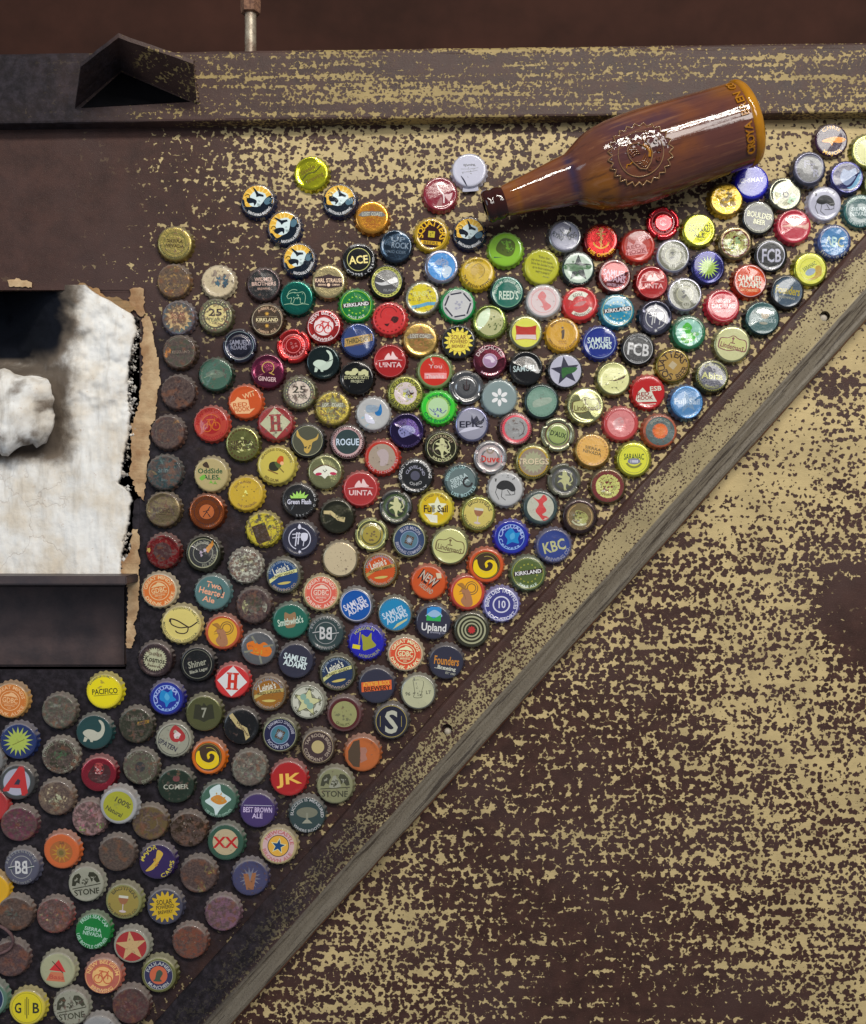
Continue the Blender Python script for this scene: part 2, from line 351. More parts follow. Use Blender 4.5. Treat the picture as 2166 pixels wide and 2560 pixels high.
# inverted-V angle iron welded to the beam
def vhood():
    zf = .060; t = 5 * K * 3
    B, L, Rr = P(303, 176, zb), P(188, 272, zb), P(492, 258, zb)
    F, LF, RF = P(297, 94, zf), P(203, 166, .050), P(484, 160, .052)
    t = .0035
    vs = []
    for (b, f) in ((L, LF), (B, F), (Rr, RF)):
        vs += [Vector(b), Vector(f)]
    for (b, f) in ((L, LF), (B, F), (Rr, RF)):
        vs += [Vector(b) + Vector((0, t, 0)), Vector(f) + Vector((0, t, 0))]
    fs = []
    for k in (0, 2):
        fs += [(k, k + 1, k + 3, k + 2), (k + 6, k + 8, k + 9, k + 7), (k + 1, k + 7, k + 9, k + 3), (k, k + 2, k + 8, k + 6)]
    fs += [(0, 6, 7, 1), (4, 5, 11, 10)]
    me = mesh('angle_bracket', vs, fs, False)
    b2 = bmesh.new(); b2.from_mesh(me); bmesh.ops.recalc_face_normals(b2, faces=b2.faces); bmesh.ops.subdivide_edges(b2, edges=b2.edges, cuts=6, use_grid_fill=True); b2.to_mesh(me); b2.free()
    for v in me.vertices:
        d = noise.noise(v.co * 90) * .0006; v.co.y += d; v.co.z += d
    o = link(bpy.data.objects.new('angle_bracket', me), None, MAT_beam)
    tag(o, 'sooty inverted V angle iron bracket jutting out of the rail at upper left', 'bracket')
    fattr(me, 'wear', lambda c: .18 * sstep(330, 420, to_px(c)[0])); fattr(me, 'soot', lambda c: .75 - .6 * sstep(300, 400, to_px(c)[0]))
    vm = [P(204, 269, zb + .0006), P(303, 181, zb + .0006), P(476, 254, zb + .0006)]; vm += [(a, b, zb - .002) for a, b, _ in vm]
    vo = obj('hollow_shade_plate', vm, [(0, 2, 1), (0, 1, 4, 3), (1, 2, 5, 4), (2, 0, 3, 5)], MAT_soot_shade, o, smooth=False); vo.matrix_parent_inverse = Matrix()  # dark plate painting the soot and shade of the bracket's hollow
    # weld bead down its right side
    wv = []; wf = []
    for i in range(26):
        f = i / 25; c = Vector(Rr).lerp(Vector(P(478, 150, zb)), f) + Vector((.0005, 0, .0005))
        r = .0016 + .0007 * math.sin(i * 2.4)
        for j in range(8):
            a = j * math.pi / 4; wv.append(c + Vector((math.cos(a) * r * 1.3, 0, math.sin(a) * r)))
    for i in range(25):
        for j in range(8):
            k = (j + 1) % 8; wf.append((i * 8 + j, i * 8 + k, i * 8 + 8 + k, i * 8 + 8 + j))
    wb = obj('weld_bead', wv, wf, MAT_beam, o); wb.matrix_parent_inverse = Matrix()
    fattr(wb.data, 'wear', lambda c: .3); fattr(wb.data, 'soot', lambda c: .15)
vhood()

# threaded rod with nut behind the rail
def lathe(prof, n=32, axis='Z'):
    vs = []; fs = []
    for (r, h) in prof:
        for i in range(n):
            a = 2 * math.pi * i / n; vs.append((r * math.cos(a), h, r * math.sin(a)) if axis == 'Y' else (r * math.cos(a), r * math.sin(a), h))
    for j in range(len(prof) - 1):
        for i in range(n):
            k = (i + 1) % n; fs.append((j * n + i, j * n + k, (j + 1) * n + k, (j + 1) * n + i))
    return vs, fs
rx, ry, rz = P(627, 122, -.03)
root = bpy.data.objects.new('hanger_rod', None); link(root, None, None, M @ Matrix.Translation((rx, ry - .01, rz)))
tag(root, 'pale galvanised rod with a rusty nut standing behind the top rail', 'rod')
rr = 14 * K * 1.04
v_, f_ = lathe([(0.0001, 0), (rr, 0)] + [(rr * (1 + .03 * (i % 2)), .0015 * i) for i in range(1, 60)], 24, 'Y')
obj('rod', v_, f_, MAT_rod, root)
v_, f_ = lathe([(rr, .041), (25 * K, .042), (26 * K, .045), (26 * K, .058), (24 * K, .060), (rr, .060)], 6, 'Y')
obj('nut', v_, f_, MAT_rustnut, root, smooth=False)
v_, f_ = lathe([(rr, .060), (22 * K, .0605), (25 * K, .064), (25 * K, .072), (rr, .076)], 24, 'Y'); obj('washer', v_, f_, MAT_rustnut, root)

# diagonal angle bar
zd = .006
b0 = Vector(P(387, 2560, zd)); b1 = Vector(P(2166, 586, zd)); bang = math.atan2(b1.y - b0.y, b1.x - b0.x); blen = (b1 - b0).length
nrm = Vector((math.sin(bang), -math.cos(bang)))
wd = abs((Vector(P(600, 2538, .012)).xy - b0.xy).dot(nrm))
wd2 = abs((Vector(P(2166, 812, .012)).xy - b0.xy).dot(nrm)); wd = (wd + wd2) / 2
U = wd / .053
pr = [(0, -.003), (0, .0035), (.0012, .0052), (.003, .0058), (.007, .006), (.012, .006), (.017, .006), (.022, .006), (.027, .006), (.031, .0061), (.034, .0062), (.0360, .0062), (.0372, .0058), (.0382, .0055), (.0390, .0060), (.0402, .0072), (.0420, .0092), (.0440, .0110), (.0460, .0122), (.0482, .0128), (.0502, .0122), (.0518, .0105), (.0528, .0080), (.053, .004), (.053, -.003)]
mwd = M @ Matrix.Translation((b0.x, b0.y, 0)) @ Matrix.Rotation(bang, 4, 'Z')
bar = sweep('angle_bar', (-.25, blen + .25), [(-u * U, z) for u, z in reversed(pr)], MAT_bar, mw=mwd, nseg=260, smooth=False, jig=.0008)
tag(bar, 'thick diagonal steel bar with speckled tan and brown face and grey rolled lip', 'bar')
inv = (Matrix.Translation((b0.x, b0.y, 0)) @ Matrix.Rotation(bang, 4, 'Z')).inverted()
cutters = []
for (hx, hy, hr) in ((2063, 790, 12.5), (1118, 1823, 13)):
    h = inv @ Vector(P(hx, hy, zd))
    v_, f_ = lathe([(.00001, -.01), (hr * K, -.01), (hr * K, .03), (.00001, .03)], 40)
    co_ = obj('cut', v_, f_, None, None, mw=mwd @ Matrix.Translation((h.x, h.y, 0))); cutters.append(co_)
    md = bar.modifiers.new('b', 'BOOLEAN'); md.object = co_; md.solver = 'EXACT'; md.operation = 'DIFFERENCE'
bpy.context.view_layer.update()
dg = bpy.context.evaluated_depsgraph_get()
nm = bpy.data.meshes.new_from_object(bar.evaluated_get(dg)); bar.modifiers.clear(); bar.data = nm
for c_ in cutters: bpy.data.objects.remove(c_)
def bar_uv(c): return -c.y / U, c.x / blen
BARW = [(0, .24), (.15, .28), (.3, .38), (.45, .50), (.6, .64), (.75, .72), (1.0, .76), (1.3, .76)]
def lut(t, x):
    if x <= t[0][0]: return t[0][1]
    for (a, b), (c, d) in zip(t, t[1:]):
        if x <= c: return b + (d - b) * (x - a) / (c - a)
    return t[-1][1]
def bwear(c):
    u, s = bar_uv(c); b = lut(BARW, s)
    return b * sstep(.004, .0135, u + .002 * noise.noise((c.x * 60, 0, 0))) + .02
fattr(nm, 'wear', bwear)
fattr(nm, 'soot', lambda c: sstep(.65, -.05, bar_uv(c)[1]) * (.72 * sstep(.042, .025, bar_uv(c)[0]) + .22))
fattr(nm, 'grey', lambda c: sstep(.028, .038, bar_uv(c)[0]))
fattr(nm, 'rust', lambda c: sstep(.0495, .0525, bar_uv(c)[0]))
for k, (hx, hy, hr, off) in enumerate(((2062, 792, 10.5, (-2, 1)), (1120, 1826, 10, (1, 2)))):
    x_, y_, z_ = P(hx + off[0], hy + off[1] + 2, .002)
    v_, f_ = lathe([(.00001, .0028), (hr * K * .6, .0026), (hr * K, .0012), (hr * K * 1.05, -.002)], 28)
    pl = obj('hole_filler', v_, f_, MAT_plug, bar); pl.matrix_parent_inverse = mwd.inverted() @ M; pl.location = (x_, y_, 0)

# ---------------------------------------------------------------- fire opening: fibre lining, ledge, plate
def right_edge(py):
    base = lut([(700, 205), (722, 225), (745, 262), (765, 300), (782, 328), (800, 341), (830, 345), (870, 332), (930, 324), (1000, 322), (1040, 330), (1100, 322), (1150, 310), (1190, 306), (1208, 300), (1225, 322), (1245, 332), (1300, 326), (1350, 314), (1385, 308), (1450, 304)], py)
    return base + 4 * noise.noise((py * .05, 3, 0)) + 3 * noise.noise((py * .16, 9, 0))
vs = []; fs = []; soot_shades = []; cracks = []
NX, NY = 170, 240
for j in range(NY + 1):
    py = 712 + (1448 - 712) * j / NY
    xr = right_edge(py)
    for i in range(NX + 1):
        f = i / NX; px = -260 + (xr + 260) * f
        z = .001 + .0022 * fbm(px * .020, py * .008, 1) + .0012 * fbm(px * .06, py * .025, 5)
        fold = sstep(150, 190, px) * sstep(345, 300, px)
        z += fold * (.0018 * fbm(px * .05, py * .006, 9, 3) + .0025)
        z += .004 * sstep(.25, -.2, fbm(px * .01, py * .01, 22)) * sstep(1150, 1000, py)
        h = sstep(128 + 10 * noise.noise((py * .02, 0, 2)), 30, px) * sstep(712, 722, py) * sstep(940, 905, py)
        z -= .060 * h
        mid_ = sstep(190, 100, px) * sstep(985, 860, py)
        z -= .016 * mid_ * (1 - h)
        z -= .006 * sstep(xr - 5, xr, px)
        dx = abs(px - 60) if px > 60 else 0
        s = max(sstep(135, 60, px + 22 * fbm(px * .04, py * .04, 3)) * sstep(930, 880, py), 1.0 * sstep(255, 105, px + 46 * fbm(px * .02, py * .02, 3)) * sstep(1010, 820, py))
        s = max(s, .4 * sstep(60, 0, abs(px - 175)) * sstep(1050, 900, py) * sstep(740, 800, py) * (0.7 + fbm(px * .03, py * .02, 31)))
        s = max(s, .6 * sstep(240, 130, px) * sstep(1190, 1130, py) * sstep(860, 930, py)); z -= .006 * sstep(175, 135, px) * sstep(1150, 1120, py) * sstep(900, 930, py)  # shade round the block painted into the lining, with a shallow recess
        s = max(s, .35 * sstep(14, 0, xr - px) * sstep(.1, .3, fbm(px * .06, py * .06, 8)))
        x_, y_, z_ = P(px, py, z); vs.append((x_, y_, z_)); soot_shades.append(s); cracks.append(sstep(1130, 1210, py) * sstep(200, 150, px))
for j in range(NY):
    for i in range(NX):
        a = j * (NX + 1) + i; fs.append((a, a + NX + 1, a + NX + 2, a + 1))
lin_o = obj('fibre_lining', vs, fs, MAT_fibre)
for nm_, arr in (('soot', soot_shades), ('crack', cracks)):
    a_ = lin_o.data.attributes.new(nm_, 'FLOAT', 'POINT'); a_.data.foreach_set('value', arr)
sm = lin_o.modifiers.new('thick', 'SOLIDIFY'); sm.thickness = .006; sm.offset = -1
tag(lin_o, 'white ceramic fibre lining filling the square opening, with a sooty hole', 'insulation')
# fibre block pushed into the spy hole
def block():
    b2 = bmesh.new(); bmesh.ops.create_cube(b2, size=1); bmesh.ops.subdivide_edges(b2, edges=b2.edges, cuts=22, use_grid_fill=True)
    for v in b2.verts:
        c = v.co.copy(); n = c.normalized()
        r = 1 - .13 * (abs(c.x) * abs(c.y) * 4)
        px = -25 + c.x * 320 * r; py = 1030 - c.y * 190 * r
        if c.y < 0: py += 26 * fbm(px * .02, 3, 0) + 16 * fbm(px * .06, 9, 0) + max(0, 20 - abs(px - 15)) * 1.2
        if c.y > .3 and px < 45: py -= 14 * sstep(45, 20, px) * (1 + noise.noise((px * .1, 4, 4)))
        z = -.010 + (c.z + .5) * .036 * (1 - .35 * (abs(c.x * 2) ** 5) - .35 * (abs(c.y * 2) ** 5))
        d = .0062 * fbm(px * .018, py * .018, c.z * 2, 5) + .0016 * fbm(px * .07, py * .07, c.z * 2, 3)
        v.co = Vector(P(px, py, z + d)) + Vector((d, d * .5, 0))
    me = bpy.data.meshes.new('fibre_block'); b2.to_mesh(me); b2.free(); me.polygons.foreach_set('use_smooth', [True] * len(me.polygons))
    fattr(me, 'soot', lambda c: .12 + .34 * sstep(-.05, .3, fbm(c.x * 60, c.y * 60, 3))); fattr(me, 'crack', lambda c: 0)
    o = link(bpy.data.objects.new('fibre_block', me), None, MAT_fibre)
    tag(o, 'lumpy white fibre block with torn lower edge plugging the dark hole', 'fibre block')
block()
def px_box(x0, y0, x1, y1, z0, z1, zref=None):
    a = P(x0, y1, zref if zref is not None else z1); b = P(x1, y0, zref if zref is not None else z1)
    return boxv(a[0], a[1], z0, b[0], b[1], z1)
def bevbox(name, v8, mat, parent=None, bev=.001, cuts=0):
    me = mesh(name, v8, BF, False); b2 = bmesh.new(); b2.from_mesh(me)
    bmesh.ops.bevel(b2, geom=list(b2.edges), offset=bev, segments=2, affect='EDGES'); b2.to_mesh(me); b2.free()
    return link(bpy.data.objects.new(name, me), parent, mat)
led = bevbox('steel_ledge', px_box(-250, 1440, 317, 1462, -.03, .034), MAT_ledge); tag(led, 'narrow brown steel ledge under the white fibre lining', 'ledge')
pla = bevbox('recessed_plate', px_box(-250, 1462, 317, 1667, -.060, -.026), MAT_plate, bev=.002); tag(pla, 'recessed dark brown steel plate below the ledge', 'plate')

def flake(name, pts, z0, t, mat, lab=None, cat=None, seed=0, ragged=2.2):
    """ragged polygon (pixels) with thickness; edge broken up like torn paint"""
    rnd = random.Random(seed); out = []
    n = len(pts)
    for i in range(n):
        a = Vector(pts[i]); b = Vector(pts[(i + 1) % n]); L = (b - a).length; k = max(1, int(L / 5))
        for q in range(k):
            p = a.lerp(b, q / k); out.append((p.x + rnd.uniform(-ragged, ragged), p.y + rnd.uniform(-ragged, ragged)))
    tris = tessellate_polygon([[Vector((x, y, 0)) for x, y in out]])
    m_ = len(out)
    vs = [P(x, y, z0 + t + .0012 * noise.noise((x * .03, y * .03, seed))) for x, y in out] + [P(x, y, z0) for x, y in out]
    fs = [tuple(t_) for t_ in tris] + [(i, (i + 1) % m_, m_ + (i + 1) % m_, m_ + i) for i in range(m_)]
    me = mesh(name, vs, fs, False); b2 = bmesh.new(); b2.from_mesh(me); bmesh.ops.recalc_face_normals(b2, faces=b2.faces); b2.to_mesh(me); b2.free()
    o = link(bpy.data.objects.new(name, me), None, mat)
    if lab: tag(o, lab, cat, 'strips of pale paint torn loose round the opening')
    return o
flake('peeled_strip', [(326,722),(345,718),(358,722),(362,750),(360,772),(366,785),(352,793),(338,778),(330,770),(322,745),(328,736)], .0002, .0012, MAT_strip, 'short cream paint flake at the top right corner of the opening', 'paint flake', 1)
flake('peeled_strip', [(358,792),(372,790),(382,812),(384,840),(390,880),(397,905),(400,960),(392,985),(391,1050),(378,1062),(374,1100),(372,1150),(366,1200),(360,1252),(348,1240),(336,1222),(334,1200),(324,1188),(330,1150),(326,1110),(330,1060),(345,1020),(352,960),(358,900),(352,860),(362,830),(354,808)], .0002, .0012, MAT_strip, 'long upright tan paint strip between the opening and the caps', 'paint flake', 2, 3.0)
flake('peeled_strip', [(334,1322),(345,1325),(350,1360),(344,1382),(352,1400),(346,1425),(348,1440),(346,1520),(342,1548),(334,1560),(340,1580),(330,1622),(316,1620),(318,1540),(320,1480),(314,1440),(300,1432),(296,1398),(305,1395),(310,1402),(326,1380),(328,1350)], .0004, .0012, MAT_strip, 'lower cream paint strip hanging past the steel ledge', 'paint flake', 3, 2.6)
flake('peeled_strip', [(20,702),(40,696),(60,700),(78,704),(80,720),(60,716),(40,718),(24,716)], .0002, .0010, MAT_strip, 'small tan paint flake above the dark hole', 'paint flake', 4)
MAT_orange = plain('scorched_undercoat', (176, 132, 84), .8, (130, 108, 76), 60, .0004)
flake('peeled_strip', [(186,712),(206,706),(222,716),(245,722),(262,740),(290,742),(322,754),(340,768),(326,785),(306,772),(285,765),(262,752),(240,738),(218,722),(200,718)], .0001, .0010, MAT_orange, 'scorched orange brown paint edge along the top of the opening', 'paint flake', 5)

def crumbs():
    rn = random.Random(4); vs = []; fs = []
    for _ in range(260):
        py = rn.uniform(795, 1235) if rn.random() < .8 else rn.uniform(1330, 1440); xr = right_edge(py)
        px = xr + abs(rn.gauss(0, 9)) - 2; z = rn.uniform(-.010, .0015) if px > xr + 3 else rn.uniform(.0, .002)
        c = Vector(P(px, py, z)); r_ = rn.uniform(.0003, .0024) * rn.random() + .0004; b = len(vs)
        for d in ((1, 0, 0), (-1, 0, 0), (0, 1, 0), (0, -1, 0), (0, 0, 1), (0, 0, -1)): vs.append(c + Vector(d) * r_ * rn.uniform(.5, 1.5))
        for f in ((0, 2, 4), (2, 1, 4), (1, 3, 4), (3, 0, 4), (2, 0, 5), (1, 2, 5), (3, 1, 5), (0, 3, 5)): fs.append(tuple(b + i_ for i_ in f))
    o = obj('fibre_crumbs', vs, fs, MAT_fibre, smooth=False)
    fattr(o.data, 'soot', lambda c: .18 + .6 * sstep(-.1, .3, noise.noise(c * 70))); fattr(o.data, 'crack', lambda c: 0)
    tag(o, 'loose white and sooty crumbs along the torn edge of the lining', 'crumbs', kind='stuff')
crumbs()
def sheet_piece(pts, seed, z=-.0008):
    o = flake('sheet_corner', pts, z - .0015, .0015, MAT_board, seed=seed, ragged=1.6)
    fattr(o.data, 'wear', lambda c: 0); fattr(o.data, 'soot', lambda c: shep(SOOT_SHADE_PTS, *to_px(c), 2.6))
    o.parent = board; o.matrix_world = M; tag(o, kind='structure')
sheet_piece([(190,720),(225,724),(262,748),(298,772),(330,786),(346,800),(362,800),(362,715),(190,715)], 11)
sheet_piece([(336,1252),(346,1246),(362,1246),(362,1680),(316,1680),(316,1440),(330,1380),(332,1300)], 12, -.0012)
# ---------------------------------------------------------------- ceramic bottle
def bottle():
    zc = .031
    c0 = Vector(P(1212, 519, zc)); c1 = Vector(P(1876, 304, zc)); ax = (c1 - c0); L = ax.length; an = math.atan2(ax.y, ax.x)
    q = L / 676.0
    root = bpy.data.objects.new('ceramic_bottle', None)
    BM = Matrix.Translation(c0) @ Matrix.Rotation(an, 4, 'Z'); link(root, None, None, M @ BM)
    tag(root, 'brown glazed ceramic beer bottle with a crown emblem, lying tilted above the caps', 'bottle')
    def glaze(name, amber):
        m = NT(name); co = m.coord()
        n1 = m.noise(co, 16, 5, .55); n2 = m.noise(m.coord((9, 160, 90)), 1, 5, .65)
        if amber == 1: c = m.mix(m.ramp(n1, .3, .7), rgb(196, 136, 18), rgb(150, 94, 14))
        elif amber == 3: c = m.mix(m.ramp(n1, .3, .7), rgb(178, 142, 98), rgb(132, 98, 66))
        elif amber == 2: c = m.mix(m.ramp(n1, .3, .7), rgb(56, 20, 14), rgb(30, 12, 10))
        else:
            c = m.mix(m.ramp(n1, .32, .68), rgb(128, 74, 36), rgb(92, 54, 48))
            gx_ = m.attr('amber').outputs['Fac']
            c = m.mix(m.ramp(m.math('ADD', gx_, m.math('MULTIPLY', m.math('SUBTRACT', n1, .5), .8)), .25, .9), c, rgb(134, 82, 26))
            c = m.mix(m.math('MULTIPLY', m.attr('violet').outputs['Fac'], m.ramp(m.noise(co, 30, 4), .3, .6)), c, rgb(58, 44, 66))
            c = m.mix(m.ramp(n2, .52, .68, 0, .5), c, rgb(150, 104, 72)); c = m.mix(m.ramp(n2, .48, .34, 0, .5), c, rgb(52, 30, 28))
        m.l(c, m.b.inputs['Base Color']); m.b.inputs['Roughness'].default_value = .05; m.b.inputs['IOR'].default_value = 1.55
        m.bump(m.math('ADD', m.math('MULTIPLY', n2, .5), m.math('MULTIPLY', m.noise(co, 60, 3), .5)), .0005, .4)
        return m.m
    g_body, g_amb, g_lip = glaze('brown_glaze', 0), glaze('amber_glaze', 1), glaze('dark_lip_glaze', 2); g_edge = glaze('worn_edge_glaze', 3)
    prof = [(48, 35), (54, 38), (62, 40), (100, 45), (130, 50), (160, 55), (190, 60), (212, 63), (218, 63.5), (226, 68), (240, 77), (260, 89), (280, 98), (300, 104), (330, 110), (370, 113), (410, 114), (450, 113), (500, 111), (550, 109), (600, 107), (640, 106), (650, 105.5)]
    prof = [(prof[0])] + [((prof[i][0] + prof[i + 1][0]) / 2, (prof[i][1] + prof[i + 1][1]) / 2) if k else prof[i + 1] for i in range(len(prof) - 1) for k in (1, 0)]
    ms = q / 1.0
    def rev(name, pf, mat, n=96, parent=root, flat=True):
        vs = []; fs = []
        for (x, r) in pf:
            for i in range(n):
                a = 2 * math.pi * i / n
                y = r * math.cos(a); z = r * math.sin(a)
                vs.append((x * q, y * q * .97, z * q * .80))
        for j in range(len(pf) - 1):
            for i in range(n):
                k = (i + 1) % n; fs.append((j * n + i, j * n + k, (j + 1) * n + k, (j + 1) * n + i))
        return obj(name, vs, fs, mat, parent)
    body = rev('body', prof, g_body)
    fattr(body.data, 'amber', lambda c: max(sstep(26 * q, 0, abs(c.x - 75 * q)) * .8, .9 * sstep(75 * q, 10 * q, abs(c.x - 265 * q)) * (0.35 + .65 * sstep(20 * q, -80 * q, c.y)) , .7 * sstep(500 * q, 640 * q, c.x) * sstep(20 * q, 70 * q, c.y)))
    fattr(body.data, 'violet', lambda c: max(sstep(20 * q, 0, abs(c.x - 216 * q)), .7 * sstep(110 * q, 30 * q, abs(c.x - 400 * q)) * sstep(0, 60 * q, c.y)))
    rev('lip', [(0, 20), (0, 34), (3, 39), (9, 41), (16, 41), (19, 38.5), (24, 38.5), (27, 40.5), (40, 40), (46, 38), (50, 36)], g_lip)
    rev('mouth', [(0.5, 20), (12, 18), (30, 17)], MAT_soot_shade)
    rev('base_ring', [(648, 104), (650, 108), (656, 110), (663, 108), (671, 102), (677, 92), (679, 80), (679, 1)], g_amb)
    def surf(x, s):   # point on the half facing the viewer; s = arc offset across (px)
        r = lut(prof, x); a = s / r; return Vector((x * q, r * math.sin(a) * q * .97, r * math.cos(a) * q * .80)), Vector((0, math.sin(a), math.cos(a)))
    # crown cap medallion, raised
    cx, cs = 372, -18
    def relief_line(name, pts, w_, h_, mat, closed=False, parent=root):
        vs = []; fs = []; n = len(pts)
        for i in range(n):
            p, nn = surf(*pts[i]); a_, _ = surf(*pts[(i - 1) % n if closed else max(0, i - 1)]); b_, _ = surf(*pts[(i + 1) % n if closed else min(n - 1, i + 1)])
            t = (b_ - a_).normalized(); sd = t.cross(nn).normalized()
            for (u, hgt) in ((-1, -.1), (-.75, .62), (0, 1), (.75, .62), (1, -.1)):
                vs.append(p + sd * u * w_ * q + nn * hgt * h_ * q)
        m_ = n if closed else n - 1
        for i in range(m_):
            j = (i + 1) % n
            for k in range(4): fs.append((i * 5 + k, j * 5 + k, j * 5 + k + 1, i * 5 + k + 1))
        o = obj(name, vs, fs, mat, parent)
        fattr(o.data, 'amber', lambda c: .55); fattr(o.data, 'violet', lambda c: 0); return o
    NTE = 24
    zz = []
    for i in range(NTE * 4):
        a = 2 * math.pi * i / (NTE * 4); tr = [0, .5, 1, .5][i % 4]; rad = 66 + 11 * tr
        zz.append((cx + rad * math.cos(a), cs + rad * math.sin(a)))
    # raised disc
    vs = []; fs = []; rings = 14; n = NTE * 4
    for j in range(rings + 1):
        for i in range(n):
            a = 2 * math.pi * i / n; tr = [0, .5, 1, .5][i % 4]; rr_ = (66 + 11 * tr) if j >= rings - 1 else 62 * j / (rings - 2)
            p, nn = surf(cx + rr_ * math.cos(a), cs + rr_ * math.sin(a)); hh = -.5 if j == rings else (2.2 + 1.2 * noise.noise((rr_ * .09 * math.cos(a), rr_ * .09 * math.sin(a), 4)))
            vs.append(p + nn * hh * q)
    for j in range(rings):
        for i in range(n):
            k = (i + 1) % n; fs.append((j * n + i, (j + 1) * n + i, (j + 1) * n + k, j * n + k))
    md_ = obj('medallion', vs, fs, g_body, root); fattr(md_.data, 'amber', lambda c: .25); fattr(md_.data, 'violet', lambda c: .35)
    def sub(*a, **k):
        return relief_line(*a, **k)
    sub('zigzag_rim', zz, 1.9, 4.8, g_edge, closed=True, parent=md_)
    sub('ring', [(cx + 53 * math.cos(t * .1308996), cs + 53 * math.sin(t * .1308996)) for t in range(48)], 1.3, 4.6, g_edge, closed=True, parent=md_)
    # armoured figure: body shell outline with plate ridges, orange flank, tail and horns
    rot = R(18)
    def loc(x, y): return (cx + x * math.cos(rot) - y * math.sin(rot), cs + x * math.sin(rot) + y * math.cos(rot))
    sub('figure', [loc(*p) for p in [(-24, 22), (-28, 8), (-26, -8), (-20, -28), (-8, -38), (8, -30), (22, -16), (26, 0), (24, 20), (14, 10), (6, 24), (-8, 30), (-18, 28), (-24, 22)]], 1.6, 6.5, g_edge, parent=md_)
    for k in range(4): sub('ridge', [loc(-24 + k, 20 - k * 5), loc(-14 + k, 24 - k * 6), loc(-2, 16 - k * 5)], 1.8, 6, g_body, parent=md_)
    for k in range(4): sub('ridge', [loc(-22 + k * 3, -8 - k * 7), loc(-8, -16 - k * 5), loc(8, -6 - k * 6)], 1.5, 6, g_body, parent=md_)
    sub('tail', [loc(-26, -4), loc(-34, -6), (loc(-40, -2)), loc(-46, -8)], 1.8, 6, g_amb, parent=md_)
    sub('flank', [loc(14, 14), loc(19, 4), loc(19, -8), loc(12, -18)], 4.5, 6, g_amb, parent=md_)
    sub('horn', [loc(-10, 30), loc(-12, 40), loc(0, 44), loc(2, 34)], 1.8, 6, g_body, parent=md_); sub('horn', [loc(20, 22), loc(26, 34), loc(36, 30), loc(30, 20)], 1.8, 6, g_body, parent=md_)
    # raised letters
    def letter(ch, x, s, size, ang_, mat, parent, hgt=4, name='letter'):
        vv, tt, adv = glyph(ch); vs = []; fs = []
        n_ = len(vv); ca, sa = math.cos(ang_), math.sin(ang_)
        for h_ in (hgt, -1):
            for (gx0, gy0) in vv:
                a_ = (gx0 - adv / 2) * size / .72; b_ = (gy0 - .36) * size / .72
                p, nn = surf(x + a_ * ca - b_ * sa, s + a_ * sa + b_ * ca); vs.append(p + nn * h_ * q)
        fs = [tuple(t) for t in tt]
        ec = {}
        for t in tt:
            for i in range(3):
                e = (t[i], t[(i + 1) % 3]); ec[e] = 1
        for (a_, b_) in list(ec):
            if (b_, a_) not in ec: fs.append((a_, b_, b_ + n_, a_ + n_))
        o = obj(name, vs, fs, mat, parent, smooth=False); fattr(o.data, 'amber', lambda c: .3); fattr(o.data, 'violet', lambda c: 0); return o
    txt = 'CROYA BREN CO'
    for i, ch in enumerate(txt):
        if ch != ' ': letter(ch, 633, -96 + i * 16.0, 19, R(90), g_amb, root, 3.2)
    for ch, a_ in (('C', -75), ('C', -35), ('B', -8), ('C', 20)): letter(ch, cx + 42 * math.cos(R(a_)), cs + 42 * math.sin(R(a_)), 10, R(a_ + 90), g_body, md_, 6)

# ---------------------------------------------------------------- lettering glyphs (built-in font)
GL = {}
def _glyph_mesh(txt):
    cu = bpy.data.curves.new('g', 'FONT'); cu.body = txt; cu.resolution_u = 2; cu.offset = .022 if len(txt) == 1 else 0
    o = bpy.data.objects.new('g', cu); C.objects.link(o); bpy.context.view_layer.update()
    me = bpy.data.meshes.new_from_object(o.evaluated_get(bpy.context.evaluated_depsgraph_get()))
    me.calc_loop_triangles(); v = [(a.co.x, a.co.y) for a in me.vertices]; t = [tuple(l.vertices) for l in me.loop_triangles]
    bpy.data.objects.remove(o); bpy.data.curves.remove(cu); bpy.data.meshes.remove(me)
    return v, t
def glyph(ch):
    if ch not in GL:
        if ch == ' ': GL[ch] = ([], [], .3)
        else:
            v, t = _glyph_mesh(ch); a, _ = _glyph_mesh('|' + ch + '|'); b, _ = _glyph_mesh('||')
            adv = (max(x for x, y in a) - min(x for x, y in a)) - (max(x for x, y in b) - min(x for x, y in b))
            t2 = []
            for q in t:
                (x0, y0), (x1, y1), (x2, y2) = (v[i] for i in q)
                t2.append(q if (x1 - x0) * (y2 - y0) - (x2 - x0) * (y1 - y0) > 0 else (q[0], q[2], q[1]))
            GL[ch] = (v, t2, adv)
    return GL[ch]
bottle()

